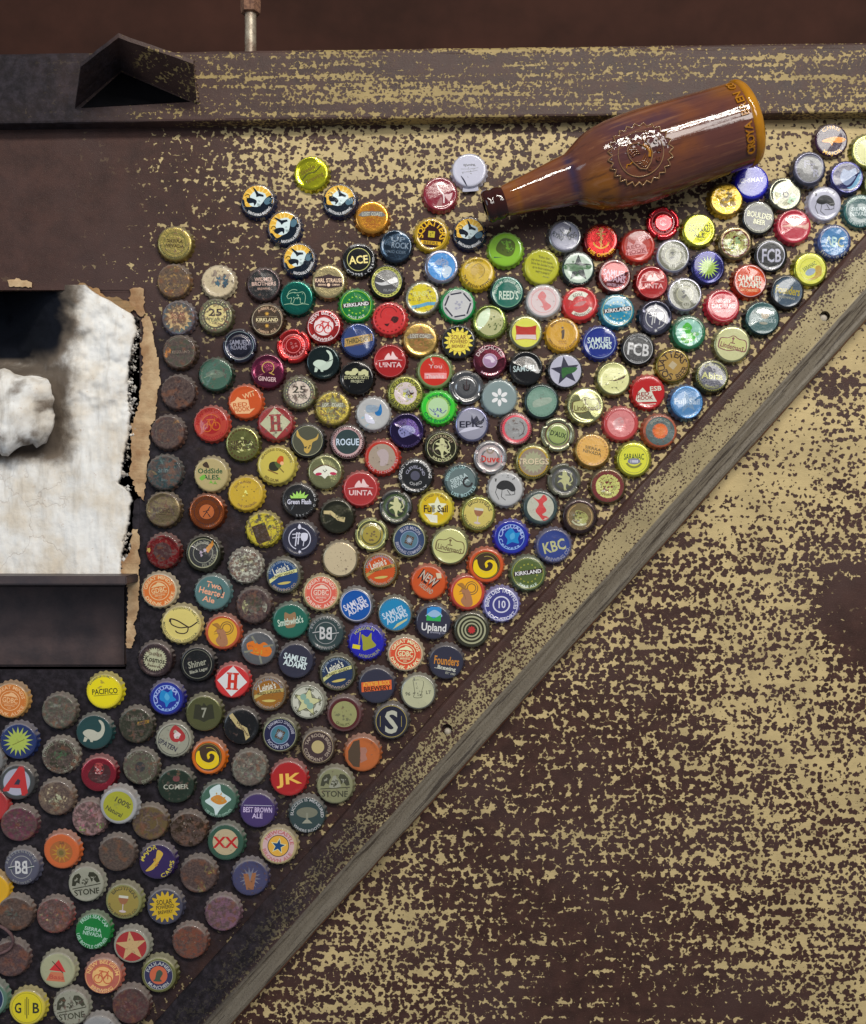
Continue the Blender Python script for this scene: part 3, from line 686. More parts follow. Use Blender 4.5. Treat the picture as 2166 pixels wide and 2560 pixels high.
# ---------------------------------------------------------------- bottle caps
UN = .0144     # art unit: radius of the printed face
def dent(var, x, y):      # x,y in art units -> metres below flat
    r = math.hypot(x, y); f = 1 - sstep(.72, .98, r)
    if var[0] == 'c':
        k = int(var[1:]); a = R({1: 25, 2: 118, 3: 150, 4: -60, 5: 60, 6: 205}[k]); c = {1: .12, 2: -.05, 3: .1, 4: .15, 5: .0, 6: .05}[k]; s = 1.3 * {1: .09, 2: .13, 3: .12, 4: .12, 5: .15, 6: .17}[k]
        d = x * math.cos(a) + y * math.sin(a) - c
        z = -s * max(0, d) - s * .35 * max(0, -d) + s * .2
        e = x * math.cos(a + 1.9) + y * math.sin(a + 1.9) - .1
        z -= .5 * s * max(0, e) * (1 if d > 0 else .3)
        return z * f * UN - .00012 * r * r
    if var[0] == 'h':
        z = -.0011 * math.exp(-((x - .1) ** 2 + (y + .05) ** 2) / .14) - .0006 * math.exp(-((x + .4) ** 2 + (y - .3) ** 2) / .05)
        z += .0004 * fbm(x * 2.6, y * 2.6, 4)
        z += .0003 * abs(noise.noise((x * 4, y * 4, 2)))
        return z * f
    if var[0] == 'b': return (.0011 * fbm(x * 3.2, y * 3.2, 7, 5) - .0004) * (.35 + .65 * f) + .0005 * noise.noise((x * 1.5, y * 1.5, 3)) * f
    if var[1:] and var[0] == 'f':
        k = int(var[1:]); a = 1.3 * k + .4; d = x * math.cos(a) + y * math.sin(a) - .12 * (k % 3); q = (.0, .07, .05, .09, .06, .10)[k]
        z = (-q * max(0, d) + .25 * q * max(0, -d) * (k % 2)) * UN
        z -= .00025 * math.exp(-((x - .2 * math.cos(a)) ** 2 + (y - .2 * math.sin(a)) ** 2) / .1) * (k % 2)
        return z * f - .00010 * r * r
    return -.00010 * r * r - .00022 * (1 - sstep(.45, .8, r)) * 0.6
CP = [(0, 6), (12.6, 6), (13.3, 5.93), (13.9, 5.72), (14.4, 5.35), (14.75, 4.8), (14.95, 4.1)]
MP = [(0, 5), (7.6, 5), (8.4, 4.7), (9.2, 4.0), (10.0, 3.8), (10.8, 4.3), (11.8, 5.0), (13.0, 5.2), (14.0, 4.8), (14.8, 3.7), (15.0, 2.4)]
def top_z(var, x, y):
    r = math.hypot(x, y) * UN * 1000
    if var == 'm':
        z = lut(MP, r) / 1000
        a = math.atan2(y, x) + .35; nt = min(abs(((a + math.pi / 4) % (math.pi / 2)) - math.pi / 4), 9)
        return z
    return lut(CP, r) / 1000 + dent(var, x, y)
def cap_mesh(var):
    vs = []; fs = []; n = 84
    if var == 'm':
        prof = [(i * .95, None) for i in range(9)] + [(8.4, None), (9.2, None), (10.0, None), (10.8, None), (11.8, None), (13.0, None), (14.0, None), (14.8, None), (15.1, 2.4), (14.9, .4)]
    else:
        prof = [(12.6 * i / 14, None) for i in range(15)] + [(13.3, None), (13.9, None), (14.4, None), (14.75, None), (14.95, None), (15.1, 3.3), (15.4, 2.3), (15.8, 1.3), (16.2, .5), (16.35, .1), (15.9, .05), (15.1, 1.2)]
    for (r, z) in prof:
        r = max(r, .002)
        for i in range(n):
            a = 2 * math.pi * i / n; x = r * math.cos(a); y = r * math.sin(a); rr_ = r
            if z is None: zz_ = top_z(var, x / UN / 1000, y / UN / 1000) * 1000
            else: zz_ = z
            if var == 'm':
                nt = abs(((a + .4 + math.pi / 4) % (math.pi / 2)) - math.pi / 4)
                if r > 12.4 and nt < .09: rr_ = 12.4 + (r - 12.4) * .15; zz_ = min(zz_, 3.4)
            elif r > 14.85 or (z is not None and z < 4):
                amp = .62 * (1 - max(0, zz_) / 4.4) ** .7 if zz_ < 4.4 else 0
                w_ = math.cos(21 * a); rr_ = r + amp * (w_ if w_ > 0 else w_ * 1.1)
            vs.append((rr_ * math.cos(a) / 1000, rr_ * math.sin(a) / 1000, zz_ / 1000))
    for j in range(len(prof) - 1):
        for i in range(n):
            k = (i + 1) % n; fs.append((j * n + i, (j + 1) * n + i, (j + 1) * n + k, j * n + k))
    me = mesh('cap_' + var, vs, fs); me.materials.append(MAT_cap); return me
CAPM = {}
def catmull(p, closed=True, k=5):
    n = len(p); out = []
    for i in range(n if closed else n - 1):
        if closed: a, b, c, d = p[(i - 1) % n], p[i], p[(i + 1) % n], p[(i + 2) % n]
        else: a, b, c, d = p[max(i - 1, 0)], p[i], p[i + 1], p[min(i + 2, n - 1)]
        for q in range(k):
            t = q / k; f = [0.5 * ((2 * b[m]) + (-a[m] + c[m]) * t + (2 * a[m] - 5 * b[m] + 4 * c[m] - d[m]) * t * t + (-a[m] + 3 * b[m] - 3 * c[m] + d[m]) * t ** 3) for m in (0, 1)]
            out.append(tuple(f))
    if not closed: out.append(tuple(p[-1]))
    return out
class Art:
    def __init__(s): s.v = []; s.t = []; s.c = []; s.layer = 0; s.z = []
    def add(s, pts, tris, col):
        b = len(s.v); s.layer += 1
        # refine long edges so the print follows the metal
        pts = list(pts); tris = [tuple(t) for t in tris]
        for _ in range(4):
            mids = {}; new = []; any_ = False
            for t in tris:
                m = []
                for i in range(3):
                    a, c = t[i], t[(i + 1) % 3]; e = (min(a, c), max(a, c))
                    if math.hypot(pts[a][0] - pts[c][0], pts[a][1] - pts[c][1]) > .16:
                        if e not in mids: mids[e] = len(pts); pts.append(((pts[a][0] + pts[c][0]) / 2, (pts[a][1] + pts[c][1]) / 2))
                        m.append(mids[e])
                    else: m.append(None)
                k = sum(x is not None for x in m)
                if k == 0: new.append(t); continue
                any_ = True; a, c, d = t; ab, bc, ca = m
                if k == 3: new += [(a, ab, ca), (ab, c, bc), (ca, bc, d), (ab, bc, ca)]
                else:
                    while m[0] is None or (k == 2 and m[2] is not None and m[1] is None):
                        t = (t[1], t[2], t[0]); m = m[1:] + m[:1]
                        if k == 1 and m[0] is not None: break
                        if k == 2 and m[0] is not None and m[1] is not None: break
                    a, c, d = t
                    if k == 1: new += [(a, m[0], d), (m[0], c, d)]
                    else: new += [(m[0], c, m[1]), (a, m[0], d), (m[0], m[1], d)]
            tris = new
            if not any_: break
        s.v += pts; s.z += [s.layer] * len(pts)
        for t in tris:
            (x0, y0), (x1, y1), (x2, y2) = (pts[i] for i in t)
            if (x1 - x0) * (y2 - y0) - (x2 - x0) * (y1 - y0) < 0: t = (t[0], t[2], t[1])
            s.t.append(tuple(b + i for i in t))
        s.c += [col] * len(pts)
    def poly(s, pts, col):
        pts = [(x / max(1, math.hypot(x, y) / 1.02), y / max(1, math.hypot(x, y) / 1.02)) for x, y in pts]
        s.add(pts, tessellate_polygon([[Vector((x, y, 0)) for x, y in pts]]), col)
    def ring(s, ro, ri, col, cx=0, cy=0, n=48, a0=0, a1=360):
        full = a1 - a0 >= 360; m = n if full else max(3, int(n * (a1 - a0) / 360)); pts = []; tr = []
        for i in range(m + (0 if full else 1)):
            a = R(a0 + (a1 - a0) * i / m)
            pts += [(cx + ro * math.cos(a), cy + ro * math.sin(a)), (cx + ri * math.cos(a), cy + ri * math.sin(a))]
        for i in range(m):
            j = (i + 1) % m if full else i + 1
            tr += [(2 * i, 2 * j, 2 * i + 1), (2 * i + 1, 2 * j, 2 * j + 1)]
        s.add(pts, tr, col)
    def disc(s, r, col, cx=0, cy=0):
        pts = [(cx, cy)]; tr = []; n = 48; nr = max(1, int(r / .14))
        for j in range(1, nr + 1):
            for i in range(n): a = 2 * math.pi * i / n; pts.append((cx + r * j / nr * math.cos(a), cy + r * j / nr * math.sin(a)))
        for i in range(n): tr.append((0, 1 + i, 1 + (i + 1) % n))
        for j in range(1, nr):
            for i in range(n):
                k = (i + 1) % n; p = 1 + (j - 1) * n; q = 1 + j * n; tr += [(p + i, q + i, q + k), (p + i, q + k, p + k)]
        s.add(pts, tr, col)
    def line(s, w, pts, col):
        for i in range(len(pts) - 1):
            (x0, y0), (x1, y1) = pts[i], pts[i + 1]; L = math.hypot(x1 - x0, y1 - y0) or 1; nx, ny = -(y1 - y0) / L * w / 2, (x1 - x0) / L * w / 2
            ex, ey = (x1 - x0) / L * w * .3, (y1 - y0) / L * w * .3
            s.add([(x0 + nx - ex, y0 + ny - ey), (x0 - nx - ex, y0 - ny - ey), (x1 - nx + ex, y1 - ny + ey), (x1 + nx + ex, y1 + ny + ey)], [(0, 1, 2), (0, 2, 3)], col)
            s.layer -= 1
        s.layer += 1
    def text(s, x, y, w, h, col, tx, rot=0):
        adv = 0; items = []
        for ch in tx: g = glyph(ch); items.append((g, adv)); adv += g[2]
        if not adv: return
        sx = w / adv; sy = h / .72; ca, sa = math.cos(R(rot)), math.sin(R(rot)); P_ = []; T_ = []
        for (vv, tt, _), ad in items:
            b = len(P_)
            for (gx0, gy0) in vv:
                a = (ad + gx0 - adv / 2) * sx; c = (gy0 - .36) * sy; P_.append((x + a * ca - c * sa, y + a * sa + c * ca))
            T_ += [tuple(b + i for i in t) for t in tt]
        s.add(P_, T_, col)
    def arc(s, r, h, col, tx, mid, span, top):
        r = min(r, 1.03 - h / 2); tot = sum(glyph(c)[2] for c in tx); sc = h / .72; nat = math.degrees(tot * sc / r)
        if span is None: span = nat
        k = span / nat; gs = sc * min(1.25, max(.6, k)); P_ = []; T_ = []; pos = 0
        for ch in tx:
            vv, tt, ad = glyph(ch); c = (pos + ad / 2) / tot - .5; pos += ad
            th = R(mid - c * span) if top else R(mid + c * span)
            ux, uy = (math.sin(th), -math.cos(th)) if top else (-math.sin(th), math.cos(th))
            vx, vy = (math.cos(th), math.sin(th)) if top else (-math.cos(th), -math.sin(th))
            ox, oy = r * math.cos(th), r * math.sin(th); b = len(P_)
            for (gx0, gy0) in vv:
                a = (gx0 - ad / 2) * gs; c2 = (gy0 - .36) * sc; P_.append((ox + ux * a + vx * c2, oy + uy * a + vy * c2))
            T_ += [tuple(b + i for i in t) for t in tt]
        s.add(P_, T_, col)
def num(x):
    try: return float(x)
    except ValueError: return None
def draw(art, spec, macros):
    for op in spec.split(';'):
        op = op.strip()
        if not op: continue
        if op[0] == '@':
            a = op[1:].split(':'); b = macros[a[0].strip()]
            for i, v in enumerate(a[1:]): b = b.replace('$%d' % (i + 1), v.strip())
            draw(art, b, macros); continue
        f = op.split(); k = f[0]; tx = lambda s_: s_.replace('_', ' ')
        fl = lambda i, d=0.0: float(f[i]) if len(f) > i else d
        if k == 'd': art.disc(fl(1), hexc(f[2]), fl(3), fl(4))
        elif k == 'o': art.ring(fl(1), fl(2), hexc(f[3]), fl(4), fl(5))
        elif k == 't': art.text(fl(1), fl(2), fl(3), fl(4), hexc(f[5]), tx(f[6]), fl(7))
        elif k in 'ab': art.arc(fl(1), fl(2), hexc(f[3]), tx(f[4]), fl(5, 90 if k == 'a' else -90), fl(6) if len(f) > 6 else None, k == 'a')
        elif k == 's':
            n = int(f[1]); ro, ri = fl(2), fl(3); cx, cy, rt = fl(5), fl(6), fl(7); pts = []
            for i in range(2 * n): a = R(90 + rt) + math.pi * i / n; q = ro if i % 2 == 0 else ri; pts.append((cx + q * math.cos(a), cy + q * math.sin(a)))
            m = len(pts); pts.append((cx, cy)); art.add(pts, [(m, i, (i + 1) % m) for i in range(m)], hexc(f[4]))
        elif k == 'q': x0, y0, x1, y1 = (fl(i) for i in range(1, 5)); art.poly([(x0, y0), (x1, y0), (x1, y1), (x0, y1)], hexc(f[5]))
        elif k in 'pz':
            c = [float(v) for v in f[2:]]; pts = list(zip(c[::2], c[1::2]))
            if k == 'z': pts = catmull(pts)
            art.poly(pts, hexc(f[1]))
        elif k == 'l':
            c = [float(v) for v in f[3:]]; pts = list(zip(c[::2], c[1::2]))
            if len(pts) > 3: pts = catmull(pts, False, 4)
            art.line(fl(1), pts, hexc(f[2]))
        elif k == 'c': art.ring(fl(3) + fl(1) / 2, fl(3) - fl(1) / 2, hexc(f[2]), fl(6), fl(7), 48, fl(4), fl(5))
        elif k == 'e':
            a = R(fl(6)); rx_, ry_ = fl(1), fl(2); art.poly([(fl(4) + rx_ * math.cos(t) * math.cos(a) - ry_ * math.sin(t) * math.sin(a), fl(5) + rx_ * math.cos(t) * math.sin(a) + ry_ * math.sin(t) * math.cos(a)) for t in [i * math.pi / 12 for i in range(24)]], hexc(f[3]))
        elif k == 'g':
            rn = random.Random(int(f[1]) * 77 + int(f[2]) + int(abs(fl(6)) * 91)); n = int(f[2]); sz, sp = fl(3), fl(4)
            for _ in range(n):
                a = rn.uniform(0, 6.283); q = sp * math.sqrt(rn.random()); cx, cy = fl(6) + q * math.cos(a), fl(7) + q * math.sin(a)
                st = rn.uniform(.4, 1); ro = rn.uniform(0, 3.14); m = 11; pts = []
                for i in range(m):
                    t = 6.283 * i / m; u = sz * rn.uniform(.4, 1.15); ex, ey = u * math.cos(t), u * math.sin(t) * st
                    pts.append((cx + ex * math.cos(ro) - ey * math.sin(ro), cy + ex * math.sin(ro) + ey * math.cos(ro)))
                art.poly(catmull(pts, True, 2), hexc(f[5])); art.layer -= 1
            art.layer += 1
        elif k == 'k':
            rn = random.Random(int(f[3]) + 5); n = int(f[3]); a0, a1 = fl(4), fl(5)
            for i in range(n):
                a = a0 + (a1 - a0) * (i + .5) / n; wdt = abs(a1 - a0) / n * rn.uniform(.35, .8); h_ = fl(2) * rn.uniform(.6, 1)
                art.ring(fl(1) + h_ / 2, fl(1) - h_ / 2, hexc(f[6]), 0, 0, 48, a - wdt / 2, a + wdt / 2); art.layer -= 1
            art.layer += 1
TILES = dict(A=(360, 360), B=(800, 360), C=(1250, 360), D=(1666, 300), E=(350, 820), F=(800, 820), G=(1250, 780), H=(1666, 700), I=(330, 1280), J=(800, 1280), K=(0, 1660), L=(450, 1700), M=(0, 2060), N=(350, 2060), S=(1150, 1150), S2=(850, 1550))
MACROS = dict(l.split('|', 1) for l in '''
NANT|d .98 eb4;s 15 1 .3 fd7 .0 .15 5;z dee -.5 .15 -.3 .5 0 .55 .35 .5 .5 .15 .25 -.25 0 -.4 -.3 -.4 -.5 -.2;z 012 -1 -.2 -.8 -.15 -.6 -.5 -.2 -.42 .1 -.35 .3 -.1 .45 .25 .7 .5 .9 .4 1 0 .9 -.5 .6 -.8 0 -1 -.6 -.8;z 578 .4 .0 .5 .28 .7 .35 .85 .15 .6 -.1;p 012 -.48 .72 -.3 .66 -.05 .45 .28 .42 .3 .3 .05 .28 -.12 .18 -.16 .32;z 012 -.66 -.08 -.5 .06 -.12 .02 -.02 -.12 -.12 -.36 -.2 -.2 -.5 -.28;l .04 331 -.8 .12 -.62 .24 -.5 .05 -.72 0;g 4 5 .08 .15 abb .1 -.15;b .84 .17 eee NANTAHALA_BREWING -65 105
BEAR|c .03 $1 .4 60 180 -.15 .1;l .03 $1 -.6 .1 -.45 .25 -.2 .32 .1 .3 .4 .35 .55 .1 .5 -.3;l .03 $1 -.6 .1 -.5 -.05 -.3 0 -.35 -.3 -.2 -.3 -.1 -.05 .2 0 .25 -.3 .4 -.3;l .03 $1 -.75 -.4 -.4 -.35 0 -.42 .4 -.35 .75 -.4;g 3 8 .05 .3 $1 .1 .15
COAST|p $1 -.85 .1 -.6 .34 0 .4 .6 .34 .85 .1 .6 .02 0 .1 -.6 .02;s 3 .3 .12 $2 0 .5 0;t 0 .2 1.25 .22 ccb LOST_COAST;g 5 12 .09 .3 $2 -.25 -.25;g 6 12 .09 .3 $2 .25 -.25;o .22 .16 $2 0 -.3;t 0 -.62 .7 .12 $2 BREWERY
KIRK|d .95 $1;o .9 .87 $2;s 14 .6 .45 $2;d .5 $1;p 322 -.85 -.2 .85 .02 .85 .3 -.85 .06;t 0 .05 1.55 .22 eee KIRKLAND 7;b .78 .15 cdc PALE_ALE -90 80
HEX|l .09 334 .3 .68 -.3 .68;l .09 334 .45 .6 .75 .1;l .09 334 .75 -.05 .45 -.6;l .09 334 .3 -.68 -.3 -.68;l .09 334 -.45 -.6 -.75 -.05;l .09 334 -.75 .1 -.45 .6;g 5 8 .1 .3 aab
NB|o .95 .92 $2;a .8 .2 $2 NEW_BELGIUM 90 170;b .82 .18 $2 BREWING -90 90;d .58 $2;o .26 .2 $1 -.25 -.18;o .26 .2 $1 .28 -.18;l .06 $1 -.25 -.15 -.1 .2 .25 .2 .28 -.15;l .06 $1 -.1 .2 .05 -.15 .25 .2 .3 .3;l .06 $1 -.2 .28 0 .28;c .05 $1 .55 30 150
SOLAR|s 16 .95 .62 $1 0 0 5;d .64 ca4;d .6 $1;t 0 .28 .9 .28 $2 SOLAR;t .02 0 1.05 .22 $2 POWERED;t 0 -.28 .85 .2 $2 BREWERY
SAM|t -.02 .16 1.45 .36 $1 SAMUEL;t .02 -.2 1.35 .36 $1 ADAMS
HOOK|p $1 -.95 -.5 -.55 .4 -.25 .1 -.05 .35 .3 .1 .45 -.1 .5 -.6;t .45 .4 .8 .3 $1 ESB 10;t -.3 -.02 .95 .24 922 RED;t -.2 -.32 1.2 .26 922 HOOK;l .03 922 -.9 -.45 .5 -.5
HOOKB|p $1 -.95 -.6 -.7 .0 -.35 .3 -.1 .0 .2 .05 .3 -.2 .5 -.6;t .45 .2 .75 .28 $1 ESB;t -.35 -.08 .8 .22 922 RED;t -.25 -.32 1 .24 922 HOOK;l .04 $1 -.7 -.72 .4 -.72
RIVER|d .9 776;o .92 .89 bbb;d .48 998;o .5 .46 bb9;a .72 .2 bba RIVERTOWN 90 130;g 4 4 .12 .2 555;d .25 aa9 0 -.62;t 0 -.62 .34 .16 665 RTB
UINTA|d .93 $2;o .96 .93 c66;z $1 -.35 .12 -.1 .5 .05 .3 .15 .6 .35 .3 .5 .15 .1 .1;l .025 $1 -.75 .02 0 .12 .75 .05;t 0 -.22 1.4 .3 $1 UINTA
PAN|d .78 $2;c .05 $1 .62 -80 80;c .05 $1 .62 110 250;l .07 $1 -.25 -.4 -.15 .35;l .07 $1 -.1 -.3 -.02 .35;l .05 $1 -.4 .25 .05 .3;l .05 $1 -.4 .05 .05 .1;z $1 .1 .3 .1 -.05 .3 -.15 .45 0 .45 .3;l .05 $1 .25 -.1 .2 -.4;z $1 0 .85 -.1 .65 0 .55 .1 .65;s 6 .12 .05 $1 0 -.75
BULL|z 333 -.55 .1 -.3 .45 .1 .5 .45 .3 .6 -.05 .4 -.15 .1 .0 -.2 -.05;l .035 444 -.5 .1 -.6 -.2 -.4 -.6;l .035 444 -.2 -.05 -.25 -.45 0 -.65;l .035 444 .1 -.05 .3 -.35 0 -.35;l .035 444 .55 -.05 .55 -.3 .35 -.35;g 5 4 .06 .1 333 -.55 .55;g 6 4 .05 .1 444 .5 .6;g 2 5 .04 .25 444 0 .65
SN|o .95 .93 376;t 0 .14 1.15 .24 $1 SIERRA;t 0 -.16 1.3 .26 $1 NEVADA;a .84 .16 8a9 FRESH_SEAL_CAP 90 110
SNG|t 0 .12 1 .2 $1 SIERRA -6;t 0 -.14 1.15 .22 $1 NEVADA -6;a .84 .2 $1 FRESH_SEAL_CAP 85 130;b .86 .2 $1 USE_BOTTLE_OPENER -95 150
SQRING|o .9 .86 432;a .68 .4 432 SQUATTERS 90 260;q -.18 -.18 .2 .2 ba8;b .72 .34 432 BEER -90 70
HOP|p $2 0 .92 .9 0 0 -.92 -.9 0;p $1 -.35 .52 0 .52 0 .42 -.07 .4 -.07 .08 .1 .08 .1 .4 .02 .42 .02 .52 .38 .52 .38 .42 .3 .4 .3 -.42 .38 -.42 .38 -.52 .02 -.52 .02 -.42 .1 -.42 .1 -.1 -.07 -.1 -.07 -.42 0 -.42 0 -.52 -.35 -.52 -.35 -.42 -.27 -.42 -.27 .42 -.35 .42
DINO|z $1 -.62 -.12 -.4 .12 -.05 .12 .22 .02 .38 .15 .38 .42 .25 .6 .18 .72 .32 .72 .5 .55 .6 .2 .52 -.15 .32 -.38 .1 -.48 -.2 -.45;p $1 -.5 -.3 -.3 -.4 -.4 -.6 -.55 -.6;p $1 -.2 -.4 0 -.4 0 -.58 -.14 -.58
ASTER|e .11 .2 $1 0 .32 0;e .11 .2 $1 .27 .16 -60;e .11 .2 $1 .27 -.16 -120;e .11 .2 $1 0 -.32 0;e .11 .2 $1 -.27 -.16 -240;e .11 .2 $1 -.27 .16 -300
LION|z $1 -.1 .45 -.02 .6 .15 .5 .2 .3 .35 .15 .3 -.1 .5 -.3 .3 -.3 .15 -.2 .1 -.45 .2 -.6 0 -.6 -.05 -.3 -.2 -.1 -.4 -.15 -.3 0 -.12 .1 -.35 .2 -.3 .3 -.12 .28;l .06 $1 .25 -.2 .5 0 .4 .3 .5 .45
LIND|z $1 -.8 -.1 -.7 .3 -.3 .35 0 .5 .35 .35 .7 .3 .82 0 .75 -.35 .3 -.3 -.2 -.4 -.7 -.3;z cc8 -.75 -.08 -.66 .26 -.28 .31 0 .45 .33 .3 .66 .26 .77 0 .7 -.3 .3 -.26 -.2 -.35 -.66 -.25;t 0 -.13 1.35 .3 $1 LindemanS -8;d .07 $1 0 .33;l .05 $1 0 .3 0 .08;l .05 $1 -.12 .08 .12 .06
BRO|d .88 $1;a .76 .2 443 BROTHERS 85 130;b .82 .14 443 TWO_BREWING_CO. -95 150;z 964 -.25 .25 .25 .25 .22 0 0 -.18 -.22 0;q -.27 .2 .27 .34 ccb;l .05 cbb 0 -.15 0 -.5;e .2 .07 cbb 0 -.55 0
LEIN|d .95 $1;o .97 .93 665;a .82 .13 89a JACOB_LEINENKUGEL 90 150;t -.1 .4 1 .42 ddc Leinie's 14;p $2 -.85 -.35 -.3 -.05 .85 .1 .85 .3 -.3 .15 -.85 -.12;t .02 .06 1.4 .15 432 $3 8;z cb6 -.4 -.42 0 -.36 .4 -.4 .2 -.5 -.2 -.5;b .82 .15 a98 BREWING_CO. -90 110
GD|d .93 $1;o .58 .54 $2;a .78 .2 $2 GREAT_MINDS 90 150;b .8 .2 $2 DRINK_ALIKE -90 150;z $2 -.4 .22 -.25 .35 -.1 .4 0 .48 .2 .42 .4 .22 .0 .25;t 0 .03 .9 .3 $2 GDBC;l .02 $2 -.45 -.18 .45 -.18;t 0 -.28 .6 .1 $2 BREWING;t 0 -.42 .2 .1 $2 CO
CAG|d .93 239;o .78 .74 9be;z 28c -.4 .1 -.1 .55 .2 .3 .5 .4 .4 0 .5 -.3 .1 -.3 -.2 -.5 -.2 -.2;z 5ad -.1 .1 .1 .3 .2 0 0 -.15;a .66 .24 abe CAGUAMA 95 190;b .66 .22 9be Cerveza -100 130
INNIS|d .97 ccb;o .93 .91 554;d .55 887;s 5 .93 .4 332 0 0 0;s 5 .87 .36 cc9 0 0 0;a .76 .15 443 INNIS 90 40;a .76 .15 443 GUNN 15 40;b .78 .15 443 BEER -50 40;b .78 .15 443 AGED -130 40;a .76 .15 443 NO 165 20;d .18 8a9 -.3 .25;d .18 8a9 -.05 .02;d .2 8a9 .2 -.2
RAM|d .85 $1;o .4 .34 $2 .25 .25;o .28 .22 $2 .25 .25;z a73 -.6 .45 -.3 .55 -.1 .2 -.5 .0 -.35 .25;z a75 -.35 .1 0 .2 .2 -.1 .3 -.7 -.1 -.85 -.4 -.5 -.25 -.2;l .03 $2 -.5 -.1 -.2 -.05 -.1 -.4;l .03 $2 -.6 .5 -.1 .15 0 .3
STONE|t 0 -.45 1.5 .34 $1 STONE;l .05 $1 -.8 -.2 .85 -.08;p $1 -.82 -.02 -.72 .4 -.55 .6 -.3 .66 -.2 .45 -.3 .3 -.34 .05 -.5 .15 -.62 -.05;p $1 .85 .04 .75 .42 .55 .62 .3 .66 .2 .45 .3 .32 .36 .08 .5 .2 .66 .0;z 998 -.3 -.12 -.2 .2 -.1 .5 .05 .56 .12 .4 .25 .2 .32 -.06;g 3 9 .07 .2 $1 0 .15;l .04 $1 -.15 .1 0 0 .15 .12;g 6 4 .07 .1 998 -.5 .3;g 7 4 .07 .1 998 .5 .32
SWIRL|d .82 432;o .78 .75 983;z ec1 -.72 .2 -.74 -.3 -.35 -.68 .2 -.7 .6 -.4 .62 .05 .4 .3 .12 .32 -.08 .15 -.05 -.1 .0 -.15 .1 -.02 .05 .12 .2 .2 .38 .05 .3 -.22 0 -.35 -.35 -.2 -.5 .1 -.55 .35;c .025 cb5 .5 -150 110 .05 .05
TARGET|d .92 332;o .82 .72 aa8;o .6 .51 aa8;o .41 .33 aa8;s 9 .24 .17 b33 0 0 0
BB|o .64 .6 999;q -.7 -.08 -.5 .08 344;q .5 -.08 .7 .08 344;t -.2 .02 .38 .72 ccc B;t .2 .0 -.38 .72 ccc B;l .05 bbb -.75 .02 -.35 .08;l .05 bbb .75 .02 .35 -.04;a .88 .13 999 BRECKENRIDGE 90 150;b .88 .14 888 BREWERY -90 80
IL|d .97 dc7;l .07 322 -.6 .15 -.55 .3 -.2 .2 .2 -.05 .4 -.15 .6 -.05 .8 .1;l .06 322 -.55 .25 -.5 0 -.1 -.18 .3 -.15 .35 -.2 .3 -.4 .1 -.5 -.2 -.45 -.3 -.35;a .88 .11 664 FONDATA_NEL_1887 60 120;b .88 .11 664 MIONETTO_CASA_VINICOLA -110 160
MOON|d .9 $1;o .93 .9 aa8;d .52 $2;o .54 .5 89b;p 543 -.28 -.2 .18 -.3 .28 .2 -.18 .3;s 12 .26 .1 9ab 0 0;a .72 .2 aab BLUE_MOON 90 110;b .74 .18 aab BREWING_COMPANY -90 150
'''.strip().splitlines())
